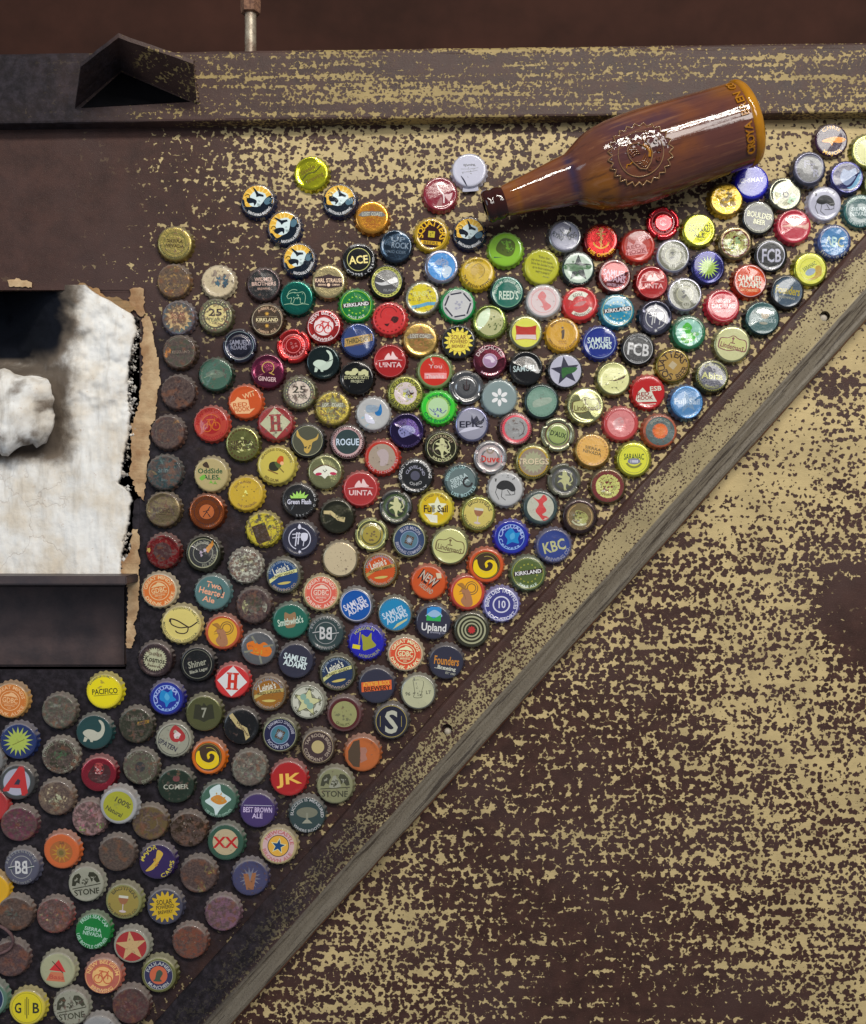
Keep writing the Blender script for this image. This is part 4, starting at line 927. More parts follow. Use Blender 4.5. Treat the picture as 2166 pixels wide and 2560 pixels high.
CAPS = '''
A 272 875 -4 a95m f 3|o .66 .62 663;t 0 .14 .95 .2 431 SIERRA;t 0 -.14 1.1 .22 431 NEVADA;k .86 .1 22 190 350 553|dull gold cap with dark lettering, topmost of the left column
A 262 1205 -8 a85m f 6|o .5 .46 553;o .88 .85 653;a .7 .16 553 RIVERTOWN;g 3 6 .1 .3 543;g 4 4 .12 .2 c83 -.2 -.6|tarnished tan cap with ringed centre, second of the left column
A 655 1210 0 cb9 f 3|g 11 9 .24 .5 987 .1 .2;g 12 6 .18 .35 467 .2 -.1;g 7 3 .2 .2 356 .45 -.2|cream cap with a worn blue and brown picture, near the left column
A 1055 1235 2 544m c1 3|d .9 222;t 0 .3 1.1 .24 dba WIDMER;t 0 .03 1.5 .24 dba BROTHERS;t 0 -.28 .8 .14 b98 BREWING|charcoal cap with three lines of silver capitals in a grey rim
A 305 1530 0 667 f 5|d .92 566;s 16 .88 .62 ca7 0 0 6;t 0 .22 .85 .24 844 SOLAR;t 0 -.02 .9 .18 844 POWERED;t 0 -.26 .75 .17 844 BREWERY|faded grey cap with pale tan sun and red words, left column
A 632 1515 0 775m f 4|d .86 554;d .68 dc8;o .7 .66 332;t 0 .2 .85 .42 322 25;t 0 -.24 .95 .22 775 YEARS;k .78 .08 26 0 360 bb8|olive rimmed cap with yellow disc and large 25, beside the left column
A 1090 1550 0 543m f 3|d .92 432;o .92 .88 ba8;t 0 .02 1.35 .22 eda KIRKLAND;a .74 .17 ca8 AMBER_ALE;b .76 .17 ca8 AMBER_ALE;s 8 .16 .06 da4 0 .38;s 8 .16 .06 da4 0 -.36;l .02 ba8 -.6 .2 .6 .2;l .02 ba8 -.6 -.16 .6 -.16|brown cap with pale capitals between two small gold ornaments
A 1348 1355 0 176m f 1|@BEAR:aca|teal green cap with a fine silver bear outline
A 1630 1215 0 cb8m f 1|p 433 -.95 .25 -.4 .34 0 .46 .4 .34 .95 .25 .95 -.3 .4 -.36 0 -.42 -.4 -.36 -.95 -.3;t 0 .08 1.7 .24 fdb KARL_STRAUSS;t -.4 -.19 .5 .11 fdb BREWING;t .45 -.19 .5 .11 fdb COMPANY;d .1 fdb 0 -.2|beige cap with dark banner badge across it
A 1005 500 -14 124 f 0|@NANT|eagle and wolf sunburst cap, topmost left of the five
A 1238 735 14 124 f 0|@NANT|eagle and wolf sunburst cap, middle of the slanting row of three
A 1365 1020 4 124 f 0|@NANT|eagle and wolf sunburst cap, lowest of the slanting row of three
A 1478 255 28 cc2m c2 0|t -.1 .3 .95 .3 762 Steele;l .07 552 -.65 -.08 -.2 .06 .2 -.06 .7 .1;t .05 -.34 1.15 .26 762 Brewing|bright lime yellow cap with slanted brown script, topmost of all
B 175 495 -22 124 f 0|@NANT|eagle and wolf sunburst cap just below the lime yellow cap
B 460 645 0 d93m f 0|@COAST:777:a62|copper orange cap with grey scroll lettering, between two sunburst caps
B 670 900 -4 234m c3 0|t .1 .42 .9 .3 789 UP;t .25 .05 1.1 .36 789 ROCK;t 0 -.36 1.3 .18 567 HARD_CIDER|blue black cap with slanted grey block lettering, right of the ringed capitals cap
B 345 1020 4 111 f 0|o .72 .68 cc7;t 0 .0 1.15 .5 fe9 ACE;a 1.04 .17 ddd PREMIUM;b 1.04 .17 ddd CIDERS_-_CRAFT -70 150|black cap with big cream three letter word and ring of white capitals
B 985 795 -6 ca2 f 0|o .97 .92 972;d .82 311;a .7 .36 eb2 SQUATTERS 90 230;q -.2 -.18 .2 .2 cb3;g 5 4 .06 .12 762;q -.62 -.62 .62 -.4 eb2;t 0 -.51 .9 .17 432 BEERS|golden yellow cap with dark centre, ring letters and checked square
B 1320 785 -24 124 f 0|@NANT|eagle and wolf sunburst cap tucked below the bottle mouth
B 1060 440 -8 823 c4 0|l .09 edd .1 .7 -.25 .55 -.1 .25 .2 -.05 .3 -.5;z a77 -.1 -.75 -.02 -.4 .12 -.22 .2 -.5 .2 -.8|maroon cap with a white curving crane neck line
B 1320 230 4 ccd f 0|t 0 .32 .7 .14 666 Warning;g 3 9 .05 .45 999;g 8 5 .04 .3 aaa 0 .1;l .02 999 -.5 .1 0 .05 .55 .1;l .02 999 -.45 -.1 0 -.12 .5 -.05;z 334 -.55 -.3 -.35 -.55 -.2 -.95 -.3 -.85|white cap with grey scribbled script and a pull tab below
B 1640 930 -10 8b3 f 0|z 562 -.5 .3 -.2 .65 .3 .6 .55 .3 .5 -.2 .2 -.4 -.3 -.3 -.55 -.1;g 6 9 .14 .4 7a3 0 .1;g 8 6 .1 .4 452;p 355 -.6 -.55 -.1 -.5 -.6 -.62|lime green cap with dark leafy picture near the bottle neck
B 1070 1080 0 99am h 0|d .82 59d;z 9ac -.5 .1 -.1 .5 .4 .3 .3 -.1 -.1 .1;z cde 0 -.3 .2 .1 .6 -.1 .5 -.5 .2 -.7;g 5 5 .05 .4 369 .1 .4|silver cap with sky blue worn centre and crumpled shine
B 1390 1140 -8 ca2 f 1|a .82 .16 652 HAND_CRAFTED 120 90;z b92 -.45 .3 0 .65 .4 .3 .3 -.2 0 0 -.2 -.4 -.4 0;l .03 762 -.4 .3 0 .6 .4 .3 .3 -.1 .1 -.3;b .86 .22 431 THE_BREW_KETTLE -90 150|mustard cap with outlined figure and dark lettering below it
B 590 1215 0 222m c5 2|o .92 .74 cc6;d .76 555;z ddd -.7 .0 -.3 -.05 .1 .1 .5 .3 .7 .05 .4 -.1 0 -.2 -.4 -.2;t .2 -.5 .8 .15 999 ISLAND;k .83 .07 24 0 360 553|black cap with yellow ring around a silver winged fish
B 1650 1310 0 244m f 0|d .86 165;o .9 .86 7a8;t .08 -.15 1.2 .52 cdc REED'S;a .72 .18 bcb PREMIUM_GINGER_BREW 90 190|deep green cap with tall pale word under curved small capitals
B 318 1420 0 183 f 1|@KIRK:173:ad3:18|green cap with slanted white capitals on dark band
B 905 1360 4 998m f 3|d .85 dc2;t 0 .28 1.1 .3 dd8 SUNSET;t .1 0 1.1 .28 ed6 WHEAT;p 6ac -.7 -.4 -.2 -.35 .3 -.25 .8 -.3 .7 -.48 .3 -.45 -.2 -.55 -.65 -.62;l .02 872 .3 .1 .5 -.2 .5 -.6|yellow cap with light blue ribbon in dull silver rim
B 1215 1415 10 184 f 0|d .9 bbb;s 6 .86 .74 ccc 0 0 10;@HEX|green rimmed silver cap with a black dashed hexagon ring
B 615 1540 0 c33 f 1|c .035 511 .5 20 200 -.02 .2;z 411 0 -.3 .2 .1 .55 .05 .5 -.2 .3 -.3 .1 -.15 -.1 -.5 -.3 -.35;k .84 .12 20 10 360 811|red cap with a dark outlined bird head
A 1590 1610 -6 c33m f 0|@NB:c33:edd|bright red cap with a white bicycle in the centre
F 335 110 6 347m c1 0|d 1 347;p b95 -.85 -.32 .85 -.1 .9 .35 -.8 .18;t .03 .03 1.5 .3 443 THIRD-SHIFT 5;t 0 -.26 1.1 .08 864 FAMILY_OF_BREWERS 5|dark blue cap with tan plank banner and dark stencil lettering
F 885 100 0 b95m f 2|@COAST:876:a74|tan cap with grey scroll lettering above the maroon silver rimmed pair
F 1225 120 0 222 f 0|@SOLAR:ed5:853|black cap with lemon yellow sun and brown words
B 1500 1570 0 894m c2 0|d .82 bb8;o .84 .8 563;z dec -.7 -.5 -.1 .1 .0 .8 -.4 .7 -.7 .3;g 4 16 .07 .45 563 .25 -.05|olive green cap with a creased pale centre and scratchy wreath
G 230 180 0 997m f 1|d .86 dd5;p b32 -.65 .45 -.3 .36 0 .34 .3 .36 .65 .45 .6 .1 .65 -.45 .3 -.4 0 -.38 -.3 -.4 -.65 -.45 -.6 0;p dcc -.6 -.12 .6 -.12 .62 -.42 .3 -.37 0 -.36 -.3 -.37 -.62 -.42|yellow cap with red and white shield panel
G 555 200 0 c92 f 0|a .84 .16 532 BEAR_HUNTER_IPA 90 115;b .86 .15 532 AMERICAN_PALE_ALE_BREWING -90 150;z 543 -.08 .2 .1 .3 .12 .05 .06 -.25 -.06 -.25 -.05 0;d .07 543 0 .4;t 0 -.42 .5 .1 a73 BEAR;t 0 -.56 .5 .08 a73 HUNTER|orange cap with a small dark figure and ring lettering
G 885 270 0 238 c3 0|o .93 .9 9ac;@SAM:cdd|royal blue cap with pale serif words and a creased highlight
G 1220 325 -6 222m f 2|d .87 444;o .89 .86 ccc;t 0 0 1.35 .75 ccc FCB;a .75 .11 ccc FORT_COLLINS 90 90;b .8 .1 aaa BREWERY -90 60|black cap with silver ring and sketchy monogram, left of two monogram caps
G 1670 180 0 264 h 0|d .8 9cb;g 5 18 .14 .5 7b5 0 -.1;g 6 10 .12 .6 ded;z 5b4 -.4 .3 -.1 .6 .2 .3 .1 0 .4 -.3 .1 -.6 -.1 -.2 -.2 0|green rimmed cap with bright green hop creature on silver
C 370 1080 -4 bb3 f 0|t .1 .55 .7 .15 773 "Rather_than -8;t 0 .34 1.3 .15 773 play_down_to_the_masses, -8;t .05 .12 1.4 .15 773 Stone_has_decided_to_play -8;t .05 -.1 1.2 .15 773 up_to_those_customers -8;t .1 -.32 .9 .15 773 ready_to_accept_it." -8;t .3 -.58 .4 .08 885 Stone_Mary -8|yellow cap printed with five slanting lines of small text
C 575 815 0 999m f 0|d .9 aab;o .88 .85 667;t -.45 0 .75 .3 233 FLYING -30;t .45 0 .6 .3 233 DOG 28;p 233 -.35 .45 -.1 .2 0 .0 -.15 .15;p 233 .35 .6 .1 .1 .15 0 .4 .3|silver grey cap with inky V shaped wings lettering
C 690 1095 0 233 f 0|d .9 bcb;s 5 .86 .36 122 0 0 0;z 363 -.85 .2 -.3 .25 .2 .15 .8 .2 .7 -.05 .2 -.1 -.4 -.2 -.9 -.05;g 9 8 .1 .5 252;k .96 .12 24 30 150 bbb;b 1.02 .14 bcb PULL_OFF -90 80|silver cap with black star behind green blotch, upper of two
C 895 850 0 922m f 0|l .09 ea2 0 .6 0 -.5;l .07 ea2 -.28 .4 .28 .36;o .14 .07 ea2 0 .62;c .1 ea2 .48 195 345 0 .0;l .05 fb4 -.15 .3 .12 .1 -.1 -.1 .1 -.3;a .85 .15 d62 BOAT 130 45;a .85 .15 d62 MADE 45 45;b .9 .2 fb2 USE_OPENER -90 115|dark red cap with a golden anchor and curved gold words
C 1220 895 12 b32 f 0|@HOOK:d99|red cap with tilted pink pyramid lettering, upper of the pair
C 1445 690 0 c12m m 0|o .7 .66 e88;o .46 .43 e99;c .06 faa .2 30 330;d .08 eaa 0 -.1;b .6 .17 e99 Kasteel_Series -90 180|red notched twist cap with spiral emblem under the bottle
C 1530 985 -4 aabm f 2|@RIVER|grey ringed cap with round badge, upper of two
C 1012 1160 -6 733m c4 1|o .95 .91 baa;o .88 .86 baa;@SAM:cab;t .1 -.58 1.1 .18 cab WINTER_LAGER|wine red cap with pink serif words and double rim line
C 1340 1220 0 a22m c2 0|@UINTA:ebb:a22|red cap with white peak and word, uppermost of three alike
D 165 1540 8 aabm c1 1|@RIVER|grey ringed cap with round badge, lower of two
C 390 1385 8 aaa f 1|d .9 dcc;o .74 .7 daa;z d88 -.3 .3 0 .6 .2 .3 .1 0 .4 -.4 .0 -.6 -.1 -.1;g 5 10 .07 .4 d99;a .77 .14 daa HIGHLAND 90 110|white cap with a washed pink standing figure
C 710 1410 14 c33 f 0|d .86 b33;c .3 ddc .62 35 145 0 .0;c .2 ddc .68 215 325 0 0;z c33 -.8 -.1 0 .25 .6 .1 .9 .3 .8 -.1 .3 -.25 -.3 -.25;z b77 -.4 -.05 0 .1 .4 .05 .1 -.15;a .58 .2 765 KONA 90 60;b .7 .16 755 BREWING_CO -90 85|red cap with white band word above a fish shape
C 1035 1470 0 278 f 0|@KIRK:28a:bb7:18|turquoise cap with white capitals on dark band
C 1375 1530 0 445m c5 0|@PAN:ccc:556|shiny black silver cap with stick emblem in a broken ring
D 290 970 2 aa3m f 0|t 0 .32 1.5 .28 442 ARROGANT;t .03 .02 1.35 .28 442 BASTARD;t 0 -.3 .7 .28 442 ALE|lime yellow cap with three lines of dark serif capitals
D 530 700 0 b93m h 2|g 5 12 .2 .5 ca5;g 6 5 .08 .5 853 .3 -.5|plain crinkled gold foil cap by the bottle base
D 757 545 4 22b f 0|t 0 .12 1.45 .28 dde CHIMAY;c .04 99d .4 250 350 0 0|bright royal blue cap touching the bottle base
D 1050 655 -12 776m c3 0|t -.42 .1 .6 .6 bcb A -20;t .15 -.15 .3 .3 ccb & ;t .5 -.2 .55 .65 bdb B -14;o .2 .1 333 0 -.05|silver grey cap with shiny pale A and B letters
D 1265 425 0 556m f 2|d .78 777;o .84 .8 99a;t -.2 .3 .4 .45 99a F;t .15 .1 .4 .45 99a T;t .4 -.25 .4 .45 99a R|grey black cap with overlapping silver monogram in a ring
D 1460 175 4 313 f 1|a .8 .22 da4 CHRIS 90 90;z e92 -.6 0 -.3 .12 .2 .2 .75 .1 .85 -.05 .5 -.2 .1 -.15 0 -.35 -.15 -.15 -.5 -.1;b .82 .22 eb4 MAJOR -90 85|purple cap with an orange fish between orange arched words
D 1790 270 0 995m c1 1|d .82 dd9;o .84 .8 886;k .76 .12 20 120 300 883|pale gold cap cut off at the right frame edge, uppermost
D 1595 505 0 336m c4 1|d .86 225;z 89b -.4 .1 -.2 .5 .1 .4 .5 .55 .55 .1 .2 -.4 -.1 -.5 -.4 -.2;z 7ac .0 -.65 .3 -.5 .65 .1 .8 .4 .85 0 .6 -.5 .3 -.7|navy cap with grey blue knotted creature and sky blue crescent
D 1400 735 0 bbc f 0|@BULL|pale grey cap with dark umbrella like figure, right of two
D 1720 800 2 255 f 0|@SN:bcc;b .84 .18 bcc USE_BOTTLE_OPENER -90 120|bottle green cap cut off by the right frame edge
D 815 860 -4 333m f 1|o .92 .88 998;t .05 .15 1.6 .34 cc9 BOULDER -5;t .05 -.25 .75 .3 cc9 BEER -5;k .8 .1 22 220 330 886;k .8 .1 16 40 130 886|black silver cap with cream outlined capitals on two lines
D 1130 935 0 b34 c2 1|z da9 -.7 0 -.2 .15 0 .4 .1 .12 .6 .05 .85 .2 .8 -.2 .4 -.12 0 -.08|rose red cap with a pale gold shark shape
D 610 1085 -4 764m h 0|d .82 622;d .74 aa6;g 12 14 .16 .5 dd8;g 6 8 .15 .4 9b8;g 10 6 .1 .4 553|brown ringed cap with crinkled rainbow gold foil centre
D 925 1190 0 222m f 1|d .82 333;o .85 .81 ccd;t .02 0 1.2 .8 bbc FCB;b .75 .1 aaa FORT_COLLINS -90 80|black cap with curly silver monogram, right of two monogram caps
D 1485 1070 -4 347 h 1|d .82 58b;t -.35 .05 .4 .55 bcb A;t .02 0 .4 .6 bdd B;t .4 0 .4 .6 cc9 C;b 1.02 .15 bba BREWING_CO -90 110|blue cap with three crackled pale initials, near the steel bar
D 370 1300 0 225m f 0|s 18 .7 .34 ac5 0 0 4;d .36 9b4|deep blue cap with pale green starburst, upper right one
D 1275 1315 10 aa3m f 0|d .88 dd5;o .68 .64 bb4;t -.05 .2 .9 .25 673 SARANAC 20;e .32 .2 9ab -.05 -.15 15;z b93 .3 .1 .6 .1 .6 -.4 .2 -.6 -.3 -.6 .2 -.4|bright yellow cap with a swirl and small blue oval
D 740 1420 -4 a31m c1 0|d .9 c41;o .94 .9 caa;@SAM:ddc;t 0 -.55 1.1 .15 eb8 OKTOBERFEST|orange red cap with pale serif words, near the steel bar
D 1070 1515 -8 333m c3 1|d .88 456;t 0 .1 1.5 .5 a92 Founders;t 0 -.35 1 .14 998 BREWING|grey black cap with glinting ochre script, near the steel bar
H 500 230 0 b23 f 0|o .92 .89 daa;t 0 .3 .95 .24 ecc ANGRY;t .02 -.02 1.5 .26 ecc ORCHARD;t 0 -.34 1 .14 daa HARD_CIDER|raspberry red cap with three centred lines of pink lettering
H 850 340 -4 244m c2 2|d .92 466;z 875 0 .45 .3 .45 .35 .1 .1 -.05 -.1 .1;t .05 -.05 1.5 .35 9aa Smithwick's;e .25 .08 998 .05 -.3 0|slate green cap with pale script, upper one of two scripts
H 585 565 -8 bb8m f 1|d .9 cc9;@LIND:855|cream cap with thin red emblem in a cloud outline
H 405 850 -4 553m f 1|d .84 555;s 40 .94 .86 995;d .85 445;t 0 .02 1.3 .42 bb6 Abita;a .72 .14 995 SINCE_1986 90 90;b .7 .14 995 BREWING_CO -90 70|charcoal cap with yellow toothed ring and yellow word
G 1530 470 50 872m f 1|d .92 a84;@SQRING|gold cap with heavy dark brown turned lettering
H 180 1080 0 47am c4 2|d .95 58b;s 5 .7 .3 79b 0 0 10;t 0 .05 1.6 .35 bcd Full_Sail|mid blue cap with pale star and tilted white words, by the bar
G 230 495 4 333m c5 0|t -.1 0 1.4 .36 bcc SAMUEL|black cap with one silver word and wide shiny flare
G 575 520 4 222 f 0|d .92 bbc;s 5 .88 .36 334 0 0 4;z 363 -.2 .15 .2 .2 .7 .15 .5 -.1 .1 -.2 -.2 -.4;k .98 .12 28 0 360 999|silver cap with black star behind green blotch, lower of two
G 1005 590 0 996m c2 2|d .9 dd9;p 532 -.4 -.12 .2 -.05 .75 .25 .6 .02 .1 -.15;g 8 8 .06 .6 775;l .02 664 0 -.5 .3 -.7|pale gold cap with torn dark scratch across the middle
G 1310 705 4 b22 f 0|@HOOKB:ddc|red cap with white level pyramid lettering and upright ESB
G 370 790 0 344m f 2|d .88 798;z 9a9 -.5 0 -.1 .2 .5 .25 .6 .05 .3 -.15 -.2 -.3 -.5 -.3;k .8 .08 30 0 360 687|grey green cap with a faint pale fish
G 756 830 8 aa7m c6 1|@LIND:653|large dented khaki cap with dark script and cloud outline
G 1070 985 4 b44 h 1|d .8 d88;g 5 8 .2 .4 e99;z daa -.4 .2 0 .4 .2 .1 0 -.3 -.4 -.2;k .88 .1 20 20 160 d99|pinkish red cap with washed pale centre
G 1410 1050 0 a53 f 3|d .88 566;s 24 .5 .43 d62 0 0;d .3 d73;a .72 .16 998 SHOCK_TOP 90 110|copper brown cap with grey disc and orange toothed circle
G 140 1030 0 322 f 3|d .95 d45;d .72 999;c .04 433 .5 -70 60;g 5 5 .1 .4 aaa|black cap with red ring around a scraped silver centre
G 515 1080 -14 aa8m m 1|d .7 9a6;o .75 .68 643;t 0 .03 .95 .3 232 D'AUX|pale green notched cap with brown ring and dark capitals
G 820 1225 -14 a84m f 2|d .92 da5;t 0 .12 .95 .18 653 SIERRA;t 0 -.12 1.1 .2 653 NEVADA;k .84 .12 30 0 360 b84|orange gold cap with small slanted dark words and speckled rim
G 1185 1300 0 bb4m f 1|d .88 dd4;o .8 .77 995;t 0 .18 1.2 .36 563 SARANAC;e .38 .18 889 0 -.1 0;t 0 -.1 .5 .16 dde 1888;c .12 884 .5 210 330 0 .05|lemon yellow cap with olive arched word over blue oval
G 295 1320 0 996m f 2|o 1 .82 b92;d .82 987;s 16 .7 .5 aa8;t .02 .02 1.9 .4 665 TROEGS;t .0 .04 1.86 .36 dca TROEGS;k .9 .1 24 180 350 432|gold ringed grey cap with one wide pale outlined word
G 570 1485 0 554 m 2|d .85 555;@LION:bb8;b .82 .12 997 CHAMPAGNE -90 110|dark notched cap with pale standing lion, lower right one
G 955 1535 0 764m h 2|d .92 733;d .7 cc7;g 11 10 .1 .5 aa6;g 3 6 .06 .4 543;b .5 .14 653 QUALITY -90 90|dull maroon ringed cap with a crinkled pale gold disc, by the steel bar
S 710 420 0 344 f 2|d .8 bba;z c44 -.45 .6 -.1 .45 .2 .75 .4 .45 .15 .2 .35 -.2 .1 -.45 .5 -.6 .2 -.8 -.1 -.5 -.3 -.2 -.1 .2|green rimmed cream cap with a smeared red figure
S 1060 500 -10 433m h 2|d .8 764;z aa6 -.3 .3 .2 .3 .5 0 .3 -.4 -.2 -.3;c .05 b96 .7 120 230;c .05 b96 .7 -50 60;c .1 bb9 .6 225 315 0 .1;g 5 6 .1 .4 553|black cap with glinting gold creature head by the steel bar
S 830 755 14 557 f 2|d .9 348;t 0 .0 1.35 .65 bb8 KBC;b .82 .2 99a BREWING_CO. -80 120|dusty navy cap with three big cream initials by the steel bar
S 600 1000 0 564 f 2|@KIRK:563:aa4:18|olive green cap with white capitals on dark band
E 350 210 2 543m f 5|d .9 443;o .9 .87 776;q -.75 -.2 .75 .2 332;t .1 0 1.1 .18 987 KIRKLAND;g 5 5 .22 .2 b73 -.7 -.05|grimy brown cap with dark band, fourth of the left column
E 335 565 0 433m c3 6|g 3 6 .15 .5 544|plain sooty brown grey cap, fifth of the left column
E 245 920 0 544m f 6|o .72 .68 665;o .5 .46 665;g 3 6 .1 .3 654;g 6 3 .2 .15 a73 .45 .65|sooty brown ringed cap with a rusty patch, left column
E 215 1275 0 455m c1 5|t .1 .15 .9 .3 677 Shiner;t .1 -.42 .5 .15 677 Bock;g 8 3 .2 .3 764 -.8 0|smoky green grey cap with faint script, left column
E 205 1600 -4 875m c2 4|t .05 -.05 1.3 .28 432 PACIFICO;l .03 432 -.5 -.3 .8 -.3|tarnished gold cap with dark underlined capitals, left column
E 668 410 0 354m c3 3|d .9 465;z 676 -.6 0 0 .3 .6 0 0 -.25;t 0 .05 .6 .12 898 EST;l .03 9a8 -.7 -.2 -.1 .05|dark green cap with a faint lens shaped emblem
E 880 155 0 334m m 1|o .84 .81 9aa;t -.05 .2 1.1 .28 99a SAMUEL;t -.05 -.1 1 .26 889 ADAMS|black notched twist cap with thin silver ring
E 1355 155 0 c22m m 1|o .7 .67 e99;o .45 .42 e88;g 9 6 .1 .2 b66;b .62 .17 e99 Kasteel_Series -70 200|bright red notched twist cap beside the bicycle cap
E 1125 380 -4 724m c2 0|c .05 ca5 .36 -60 240 0 .2;l .05 ca5 .1 -.1 .4 -.2;t 0 -.48 1.1 .26 dbb GINGER|magenta purple cap with gold looped emblem over a pale word
E 1615 300 0 233m c4 0|@DINO:cdc|black cap with white long necked dinosaur, higher one
E 930 650 12 c52 f 1|t .3 .38 .75 .32 eb8 WIT 8;p eb8 -.95 .1 -.6 .2 -.4 .4 -.2 .2 .2 .1 .2 -.5 .5 -.5 .1 -.75 -.7 -.6;t -.35 -.1 .9 .26 c63 RED -6;t -.3 -.4 .95 .28 c63 HOOK -6|orange cap with cream pyramid lettering and WIT
E 1405 570 0 775m f 4|d .86 555;d .68 dcb;o .8 .78 898;t 0 .2 .85 .42 332 25;t 0 -.24 .95 .22 665 YEARS;k .78 .08 26 0 360 bb8|grey rimmed cap with cream disc and large 25, lower one
E 630 845 10 b43 c2 1|@NB:c62:a22|orange red cap with a dark red bicycle, higher orange one
E 1195 840 4 933 f 3|@HOP:933:bb9|dusty dark red cap with a dull diamond and H
F 110 710 0 a94m f 4|@COAST:886:885|tarnished olive gold cap with grey scroll lettering
E 905 1020 4 995m h 1|g 8 10 .13 .6 cc8;t -.05 .1 1.35 .26 432 SIERRA;t 0 -.2 1.5 .26 432 NEVADA;k .85 .14 24 0 360 542|crinkled gold foil cap with strong dark slab capitals
E 1480 995 0 333m f 1|d .88 554;o .9 .87 aa8;z ca5 -.2 -.3 -.4 .05 -.65 .3 -.6 .65 -.45 .3 -.1 .05 .1 .05 .5 .2 .65 .45 .6 .1 .3 -.1 .2 -.5 0 -.75 -.2 -.6;g 4 5 .07 .2 443 0 -.3|black cap with a yellow horned devil skull
E 630 1290 0 ba7 f 1|t -.05 .22 1.5 .3 253 OddSide;t .0 -.15 .95 .28 253 ALES;z 432 -.5 .6 -.25 .75 -.1 .4 -.4 .45;z 7b4 -.7 -.2 -.4 0 -.35 -.2 -.55 -.35;s 3 .16 .05 7b4 0 -.45;s 3 .16 .05 7a4 .25 -.5;s 3 .12 .05 7a4 .5 -.25|beige cap with dark green lettering over clover leaves
E 1205 1210 -12 cb5 f 0|a .84 .13 763 BRASSERIE_D'ACHOUFFE 95 150;z 332 -.3 -.3 -.35 0 -.15 .15 .1 .1 .2 -.2 0 -.35;z 563 -.1 .1 .1 .2 .3 0 .15 -.15;z c52 0 .2 .1 .5 .3 .5 .35 .2 .2 .1;e .1 .1 eb8 .3 .15 0;l .05 763 .2 -.1 .5 -.3;l .06 863 -.35 -.35 .2 -.45;b .84 .15 763 BELGIUM -95 55|large pale yellow cap with red hooded gnome walking
E 935 1460 8 ca3 c1 2|a .7 .14 753 OUT_BURGER 100 90;g 13 8 .05 .6 653;g 6 3 .1 .2 ee8;b .78 .14 864 THE_ORIGINAL -90 90|mustard yellow cap with faint flecked arcs of words
F 45 1270 0 aa7m c1 1|z eed -.7 .0 -.4 .25 0 .38 .4 .25 .75 0 .4 -.2 .15 -.25 0 -.4 -.2 -.25 -.5 -.2;o .02 .01 111;l .035 622 -.75 .05 -.4 .3 0 .42 .45 .28 .8 0;e .2 .09 b35 -.38 -.13 5;e .2 .09 b35 .5 -.1 -5;l .03 333 -.12 .12 0 -.02 .12 .12|cream cap with white cloud face and pink cheeks
E 1405 1520 0 222 c3 1|p ad6 -.5 .1 -.55 .3 -.35 .2 -.4 .45 -.2 .3 -.15 .55 -.02 .35 .08 .6 .14 .33 .35 .5 .3 .25 .55 .35 .4 .1;t 0 -.1 1.45 .3 dde Green_Flash;b 1.08 .14 bbb BREWING_CO -40 130|black cap with a pale green sunrise and white words
E 590 1620 0 a52m c4 1|o .74 .71 422;o .46 .43 422;d .43 b63;l .05 322 -.2 -.3 0 0 .2 .3;l .05 322 0 0 .2 -.3;l .04 322 -.2 0 .15 .1;a .8 .18 532 STRONGBOW 90 170;b .8 .17 532 CIDER -90 70|copper cap with dark rings and a small archer
I 1160 150 20 cb3 f 4|q -.62 -.75 .2 .38 432;g 5 6 .12 .5 563 .1 .4;b .84 .17 553 BREW_KETTLE -30 110|yellow cap with a square brown burnt patch
F 325 440 0 222m c3 0|e .16 .12 cc9 -.55 .3 0;q -.42 .15 -.05 .4 cc9;e .2 .18 cc9 -.1 .4 0;q .1 .15 .4 .38 cc9;e .18 .16 cc9 .45 .35 0;q .5 .12 .7 .4 cc9;t 0 .02 1.5 .2 cc9 STOCHASTICITY;t .05 -.22 .8 .17 bb9 PROJECT|black cap with pale dome shapes over two lines
F 620 290 0 a22m c2 0|@UINTA:ecc:a22|glossy red cap with white peak and word, middle one of three
F 1015 380 0 785 c1 0|d .86 c32;t .05 .3 .8 .25 daa You;q -.6 -.45 .7 -.1 e99;t 0 -.3 1.1 .25 ecc Thanks|red disc cap with a pale green rim
F 1500 290 -10 623m c4 0|a .82 .22 cbb DESCHUTES 100 140;o .44 .41 cbc;d .41 a8a;z dcd -.35 .1 0 .3 .35 0 .1 -.1 0 .05;b .84 .12 b9a BREWERY -80 80|plum cap with silver oval landscape and arched capitals
F 1290 520 0 888m m 0|o .95 .9 333;o .66 .62 555;l .06 333 -.18 .2 -.15 -.1 0 -.2 .15 -.1 .2 .2;l .05 433 0 .4 0 -.1;t 0 0 .3 .3 433 U|polished silver notched cap with a small dark crest
F 1585 610 0 899 f 0|@ASTER:eee|smooth grey cap with a plain white asterisk
F 755 575 0 995m h 1|d .95 aa4;d .66 dcc;a .78 .24 442 CALIFORNIA 90 190;b .82 .24 442 BREWERS -90 140;g 4 8 .16 .35 bbb;z 422 0 0 .2 .2 .3 .05 .5 .05 .2 -.2;g 7 4 .12 .3 cc5 .1 -.2|yellow green ringed cap with bold capitals around silver picture
F 1045 700 -6 4c3 f 0|o .95 .6 3c3;d .72 9c6;d .6 bda;a .78 .2 364 Flying_Monkeys 80 130;b .8 .22 264 Craft_Brewery -90 130;g 6 7 .1 .3 66a 0 -.25;l .04 66a -.5 -.1 -.2 -.3 0 -.15 .3 -.3 .5 -.1|bright lime green cap with a small purple octopus
F 470 755 0 bbb h 0|z 9ab -.4 .5 .2 .5 .5 .2 0 .1 -.4 .1;z 27b .1 .1 .3 .2 .45 .6 .55 .2 .45 -.1 .2 -.1;g 6 7 .08 .4 9bc -.3 -.4;z dde -.5 0 -.1 -.2 .1 -.6 -.4 -.5|white crumpled cap with a bright blue bird wing
